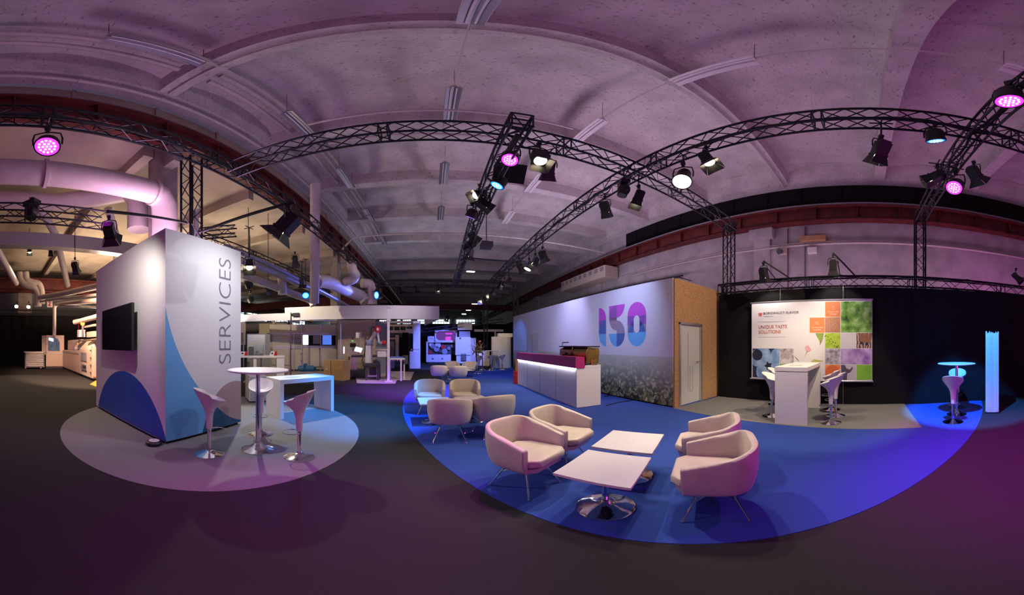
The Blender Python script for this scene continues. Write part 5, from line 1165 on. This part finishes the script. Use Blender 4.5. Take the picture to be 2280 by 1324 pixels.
d=21.0; loc,rz=face(1040,d); X=lambda px: d*math.tan(R((px-1040)/KD))
t=thing('white_machine','tall off-white machine tower right of the screen machine','machine',loc,rz)
bx('hood',WPAN,((X(1019),0,Zf(734)),(X(1051),1,Zf(717)))); bx('neck',MGRY,((X(1022),.1,Zf(750)),(X(1047),1,Zf(737)))); bx('tower',WPAN,((X(1014),0,Zf(790)),(X(1048),1.1,Zf(750)))); bx('side_tower',BEIGE,((X(1048),.1,.05),(X(1060),1.1,Zf(752)))); bx('lower_cabinet',WPAN,((X(1016),.1,.05),(X(1048),1.1,Zf(790))))
bx('control_recess',DGRY,((X(1023),-.02,Zf(755)),(X(1026.5),.02,Zf(751)))); bx('rack_opening',DGRY,((X(1026),.0,Zf(803)),(X(1038),.12,Zf(787)))); 
for k in range(4): bx('rack_shelf',ALU,((X(1027),-.03,Zf(801-4*k)),(X(1037),.0,Zf(800-4*k))))
# pale counter and beam at far right end, small lamp
d=17.5; loc,rz=face(1085,d); X=lambda px: d*math.tan(R((px-1085)/KD)); t=thing('pale_counter','cream white counter behind the far bistro tables','counter',loc,rz); bx('body',GB,((X(1062),.3,.1),(X(1090),1.0,Zf(781)))); bx('plinth',DGRY,((X(1062),.35,0),(X(1088),.9,.1)))
d=22; loc,rz=face(1090,d); X=lambda px: d*math.tan(R((px-1090)/KD)); t=thing('small_fascia','small white fascia with a side panel at the far end','fascia',loc,rz); bx('front_board',WPAN,((X(1056),0,Zf(738)),(X(1124),.1,Zf(733)))); bx('side_panel',WPAN,((X(1101),0,0),(X(1104),.1,Zf(734))))
# yellow leaves in a vase
q=AT(1063,792,13.9); t=thing('yellow_foliage','spiky yellow leaf arrangement on a stand by the far stools','plant',(q.x,q.y,0)); b=MB(); b.bar((0,0,0),(0,0,1.05),.03,8); b.lathe([(.2,0),(.2,.02)],(0,0,0),16); b.build('stand',CHR,t,world=False)
b=MB(); random.seed(3)
for k in range(60):
    a=random.uniform(0,2*PI); e=random.uniform(-.9,1.2); L=random.uniform(.22,.5); d_=Vector((math.cos(a)*math.cos(e),math.sin(a)*math.cos(e),math.sin(e))); c=Vector((random.uniform(-.16,.2),random.uniform(-.1,.1),1.2+random.uniform(-.2,.2))); s_=d_.cross(Vector((0,0,1))).normalized()*.035
    b.prism([c-s_*.3,c+d_*L*.5-s_,c+d_*L,c+d_*L*.5+s_],Vector((0,0,.006)))
b.build('leaves',YEL,t,world=False)
q=FL(1069,826); t=thing('red_light_pole','thin pole with a small red light at the far end','pole',AT(1069,820,19)); q=AT(1069,760,19); b=MB(); b.bar((q.x,q.y,0),q,.03,6); b.build('pole',DGRY,t); b=MB(); b.sph(q,.09); b.build('red_lamp',REDP,t)
# ---- left machine line
m0=FL(205,848); m1=FL(140,820); uM=(m1-m0); uM.z=0; LM_=uM.length; 
rM=math.atan2(uM.y,uM.x)  # x axis runs away toward the far-left
t=thing('oven_machine','long cream industrial machine with a curved hood left of the block','machine',m0,rM)
# local: x along the front (away), y = -right... front face is toward the viewer (negative side)
sgn=1 if (Matrix.Rotation(rM,3,'Z')@Vector((0,1,0))).y>0 else -1
def mb(n,m,*bs,bev=0):
    b=MB()
    for a,c in bs: b.bx((a[0],a[1]*sgn,a[2]),(c[0],c[1]*sgn,c[2]))
    return b.build(n,m,t,world=False,bevel=bev)
mb('lower_body',MACH,((0,0,.1),(LM_,1.3,1.15)),bev=.02); mb('plinth',DGRY,((.05,.06,0),(LM_-.05,1.2,.1)))
b=MB(); pr=[(0,1.15)]+[(.75-.75*math.cos(a),1.15+.62*math.sin(a)) for a in [R(v) for v in range(10,91,10)]]+[(1.3,1.77),(1.3,1.15)]
b.prism([(0.3,y*sgn,z) for y,z in pr],(2.9,0,0)); b.build('curved_hood',MACH,t,world=False)
mb('end_panel',MACH,((-.05,.02,.1),(.3,1.3,1.5)),bev=.08)
mb('upper_body',MACH,((3.3,.3,1.15),(LM_,1.3,1.75)),bev=.05)
mb('control_panel',MGRY,((.75,-.02,.75),(1.7,0,1.12))); mb('drawer_unit',ALU,((.75,-.03,.35),(1.6,0,.6))); mb('display',DGLS,((.85,-.04,.45),(1.3,-.02,.55)))
for k in range(4): mb('hinge',DGRY,((.12,-.03,.3+.3*k),(.2,0,.36+.3*k)))
mb('seam_strip',MGRY,((LM_*.35,-.005,1.0),(LM_,0,1.04)))
mb('warning_light',ORG,((3.0,.1,1.52),(3.15,.2,1.62)))
q=AT(184,725,12.2); b=MB(); b.bar(q-Vector((0,0,.45)),q,.05,8); b.build('signal_mast',ALU,t); b=MB(); b.sph(q+Vector((0,0,.1)),.1); b.build('signal_lamp',mat('red_signal',(1,.1,.02),.3,emit=(1,.12,.02),es=5),t)
b=MB(); q=AT(175,735,12.8); b.bar(q-Vector((0,0,.35)),q+Vector((0,0,.35)),.02,6); b.build('red_rod',REDP,t)
b=MB(); q=AT(181,742,12.4); b.box(q,(.28,.3,.32)); b.build('side_box',WPAN,t); b=MB(); q=AT(208,744,11.2); b.box(q,(.9,.3,.22)); b.box(AT(200,725.5,11.4),(1.3,.08,.08)); b.build('top_unit',BEIGE,t)
# far oven cabinet, faces the viewer
d=17.2; loc,rz=face(120,d); X=lambda px: d*math.tan(R((px-120)/KD))
t=thing('oven_cabinet','cream cabinet with a lit arched window at the far left','machine',loc,rz)
b=MB(); b.bx((X(102),0,.1),(X(143),1.2,Zf(746))); b.build('body',MACH,t,world=False,bevel=.04); b=MB(); b.bx((X(93),.1,.85),(X(102),1.2,Zf(746.5))); b.build('side_body',BEIGE,t,world=False); bx('plinth',DGRY,((X(102),.05,0),(X(143),1.1,.1)))
b=MB(); xa,xb,za,zb=X(107),X(133),Zf(781),Zf(750); b.prism([(xa,-.02,za),(xb,-.02,za),(xb,-.02,zb-.35),(xb-.12,-.02,zb-.12),(xb-.4,-.02,zb),(xa,-.02,zb)],(0,.03,0)); b.build('window_pane',mat('oven_window',(.10,.12,.16),.1,emit=(.30,.42,.60),es=.12,noise=.4,nscale=3),t,world=False)
b=MB(); b.prism([(xa+.05,-.04,zb-.2),(xb-.4,-.04,zb-.28),(xb-.4,-.04,zb-.1),(xa+.05,-.04,zb-.04)],(0,.02,0)); b.build('window_light',LEDS,t,world=False)
b=MB(); b.bx((X(102),-.01,Zf(787)),(X(143),0,Zf(785))); b.build('trim_strip',ALU,t,world=False)
for z in(749,765,783): bx('hinge',DGRY,((X(102.5),-.03,Zf(z+1.5)),(X(104),0,Zf(z))))
# trolley with white drawers
d=16.6; loc,rz=face(76,d); X=lambda px: d*math.tan(R((px-76)/KD)); t=thing('tray_trolley','white tray trolley on pink castors at the far left','trolley',loc,rz)
bx('frame',ALU,((X(55),0,Zf(817)),(X(100),.8,Zf(815)))); bx('frame_top',WHITE,((X(53),-.02,Zf(784)),(X(99),.8,Zf(782.5)))); bx('side_frame',MGRY,((X(55.5),0,Zf(816)),(X(57.5),.75,Zf(784)))); bx('side_frame',MGRY,((X(97),0,Zf(816)),(X(99),.75,Zf(784))))
for k in range(7): bx('tray',WHITE,((X(58),-.01,Zf(814-4.5*k)),(X(96.5),.7,Zf(810.8-4.5*k))))
for px in(57,91,96,61): b=MB(); b.bar((X(px)-.05,.1 if px in(57,91) else .7,.09),(X(px)+.05,.1 if px in(57,91) else .7,.09),.09,12); b.build('castor',mat('pink_castor',(.5,.2,.4),.4),t,world=False)
b=MB(); b.prism([FL(200,856,.0),FL(222,864,.0),FL(225,848,.0),FL(216,846,0)],(0,0,.02)); tag(b.build('floor_plate',ORG),'orange yellow floor plate at the foot of the long machine','floor plate')
# distant ducts over the technology booth
duct([AT(700,675,9.5),AT(701,540,9.0),AT(702,440,8.4),AT(702,440,8.4)+Vector((0,0,.55))],.16,'vertical cream pipe above the white fascia',[(AT(701,585,9.2),(0,0,1))],fm=PIPE,m=PIPE)
pipe(smooth([AT(540,612,9.6),AT(600,634,10.2),AT(655,655,10.8),AT(690,668,11.2),AT(698,680,11.2)]),.14,PIPE,'cream pipe descending to the vertical pipe foot',name='air_pipe')
duct(smooth([AT(706,626,11.5),AT(730,628,12),AT(770,645,13),AT(805,660,14),AT(815,672,14)]),.30,'thick bent duct lit pink over the booth',[],m=BIGP)
duct(smooth([AT(783,584,11.5),AT(785,600,11.5),AT(792,612,12),AT(786,622,12.2),AT(768,628,12.4)]),.20,'bent cream elbow duct hanging beside the aisle truss',[],m=BIGP)
duct(smooth([AT(806,630,13.8),AT(822,632,14),AT(828,645,14),AT(829,678,14)]),.24,'vertical duct elbow by the far left truss tower',[],m=BIGP)
pipe([AT(500,548,8.2),AT(640,610,10.5),AT(790,690,14.5)],.10,GALV,'grey trunking descending along the left aisle',name='cable_trunking')
pipe([AT(536,580,8.4),AT(640,620,10.2),AT(700,646,11.6)],.12,GALV,'second grey trunking below the cream pipe',name='cable_trunking')
duct([AT(628,600,10.4),AT(628,628,10.4),AT(629,655,10.4)],.17,'short twin vertical pipe beneath trunking',[(AT(628,607,10.4),(0,0,1))],m=PIPE)
q=AT(758,682,24); t=thing('blue_board','dark blue board high behind the fascia','board',q); b=MB(); b.box(q,(3.4,.2,.55)); b.build('board_face',mat('navy_board',(.01,.06,.14),.5),t)
for s in(-1.4,1.4): b=MB(); b.bar(q+Vector((s,0,.2)),(q.x+s,q.y,6.95),.02,5); b.build('hanging_rod',DGRY,t)
b=MB(); b.bx((-21.8,22,4.9),(-5.2,22.3,5.6)); tag(b.build('cross_girder',RUST),'dark red girder crossing the aisle beyond the booth','girder')
b=MB(); b.bx((XL-.5,34,5.9),(XR,34.3,6.6)); tag(b.build('cross_girder',RUST),'dark red girder crossing the far end of the nave','girder')
# hanging dark header boards that close the far bays
b=MB(); b.bx((-22,24.5,6.6),(XL-.3,24.7,7)); ci+=1; struct('trim_%d'%ci,b,FARD)
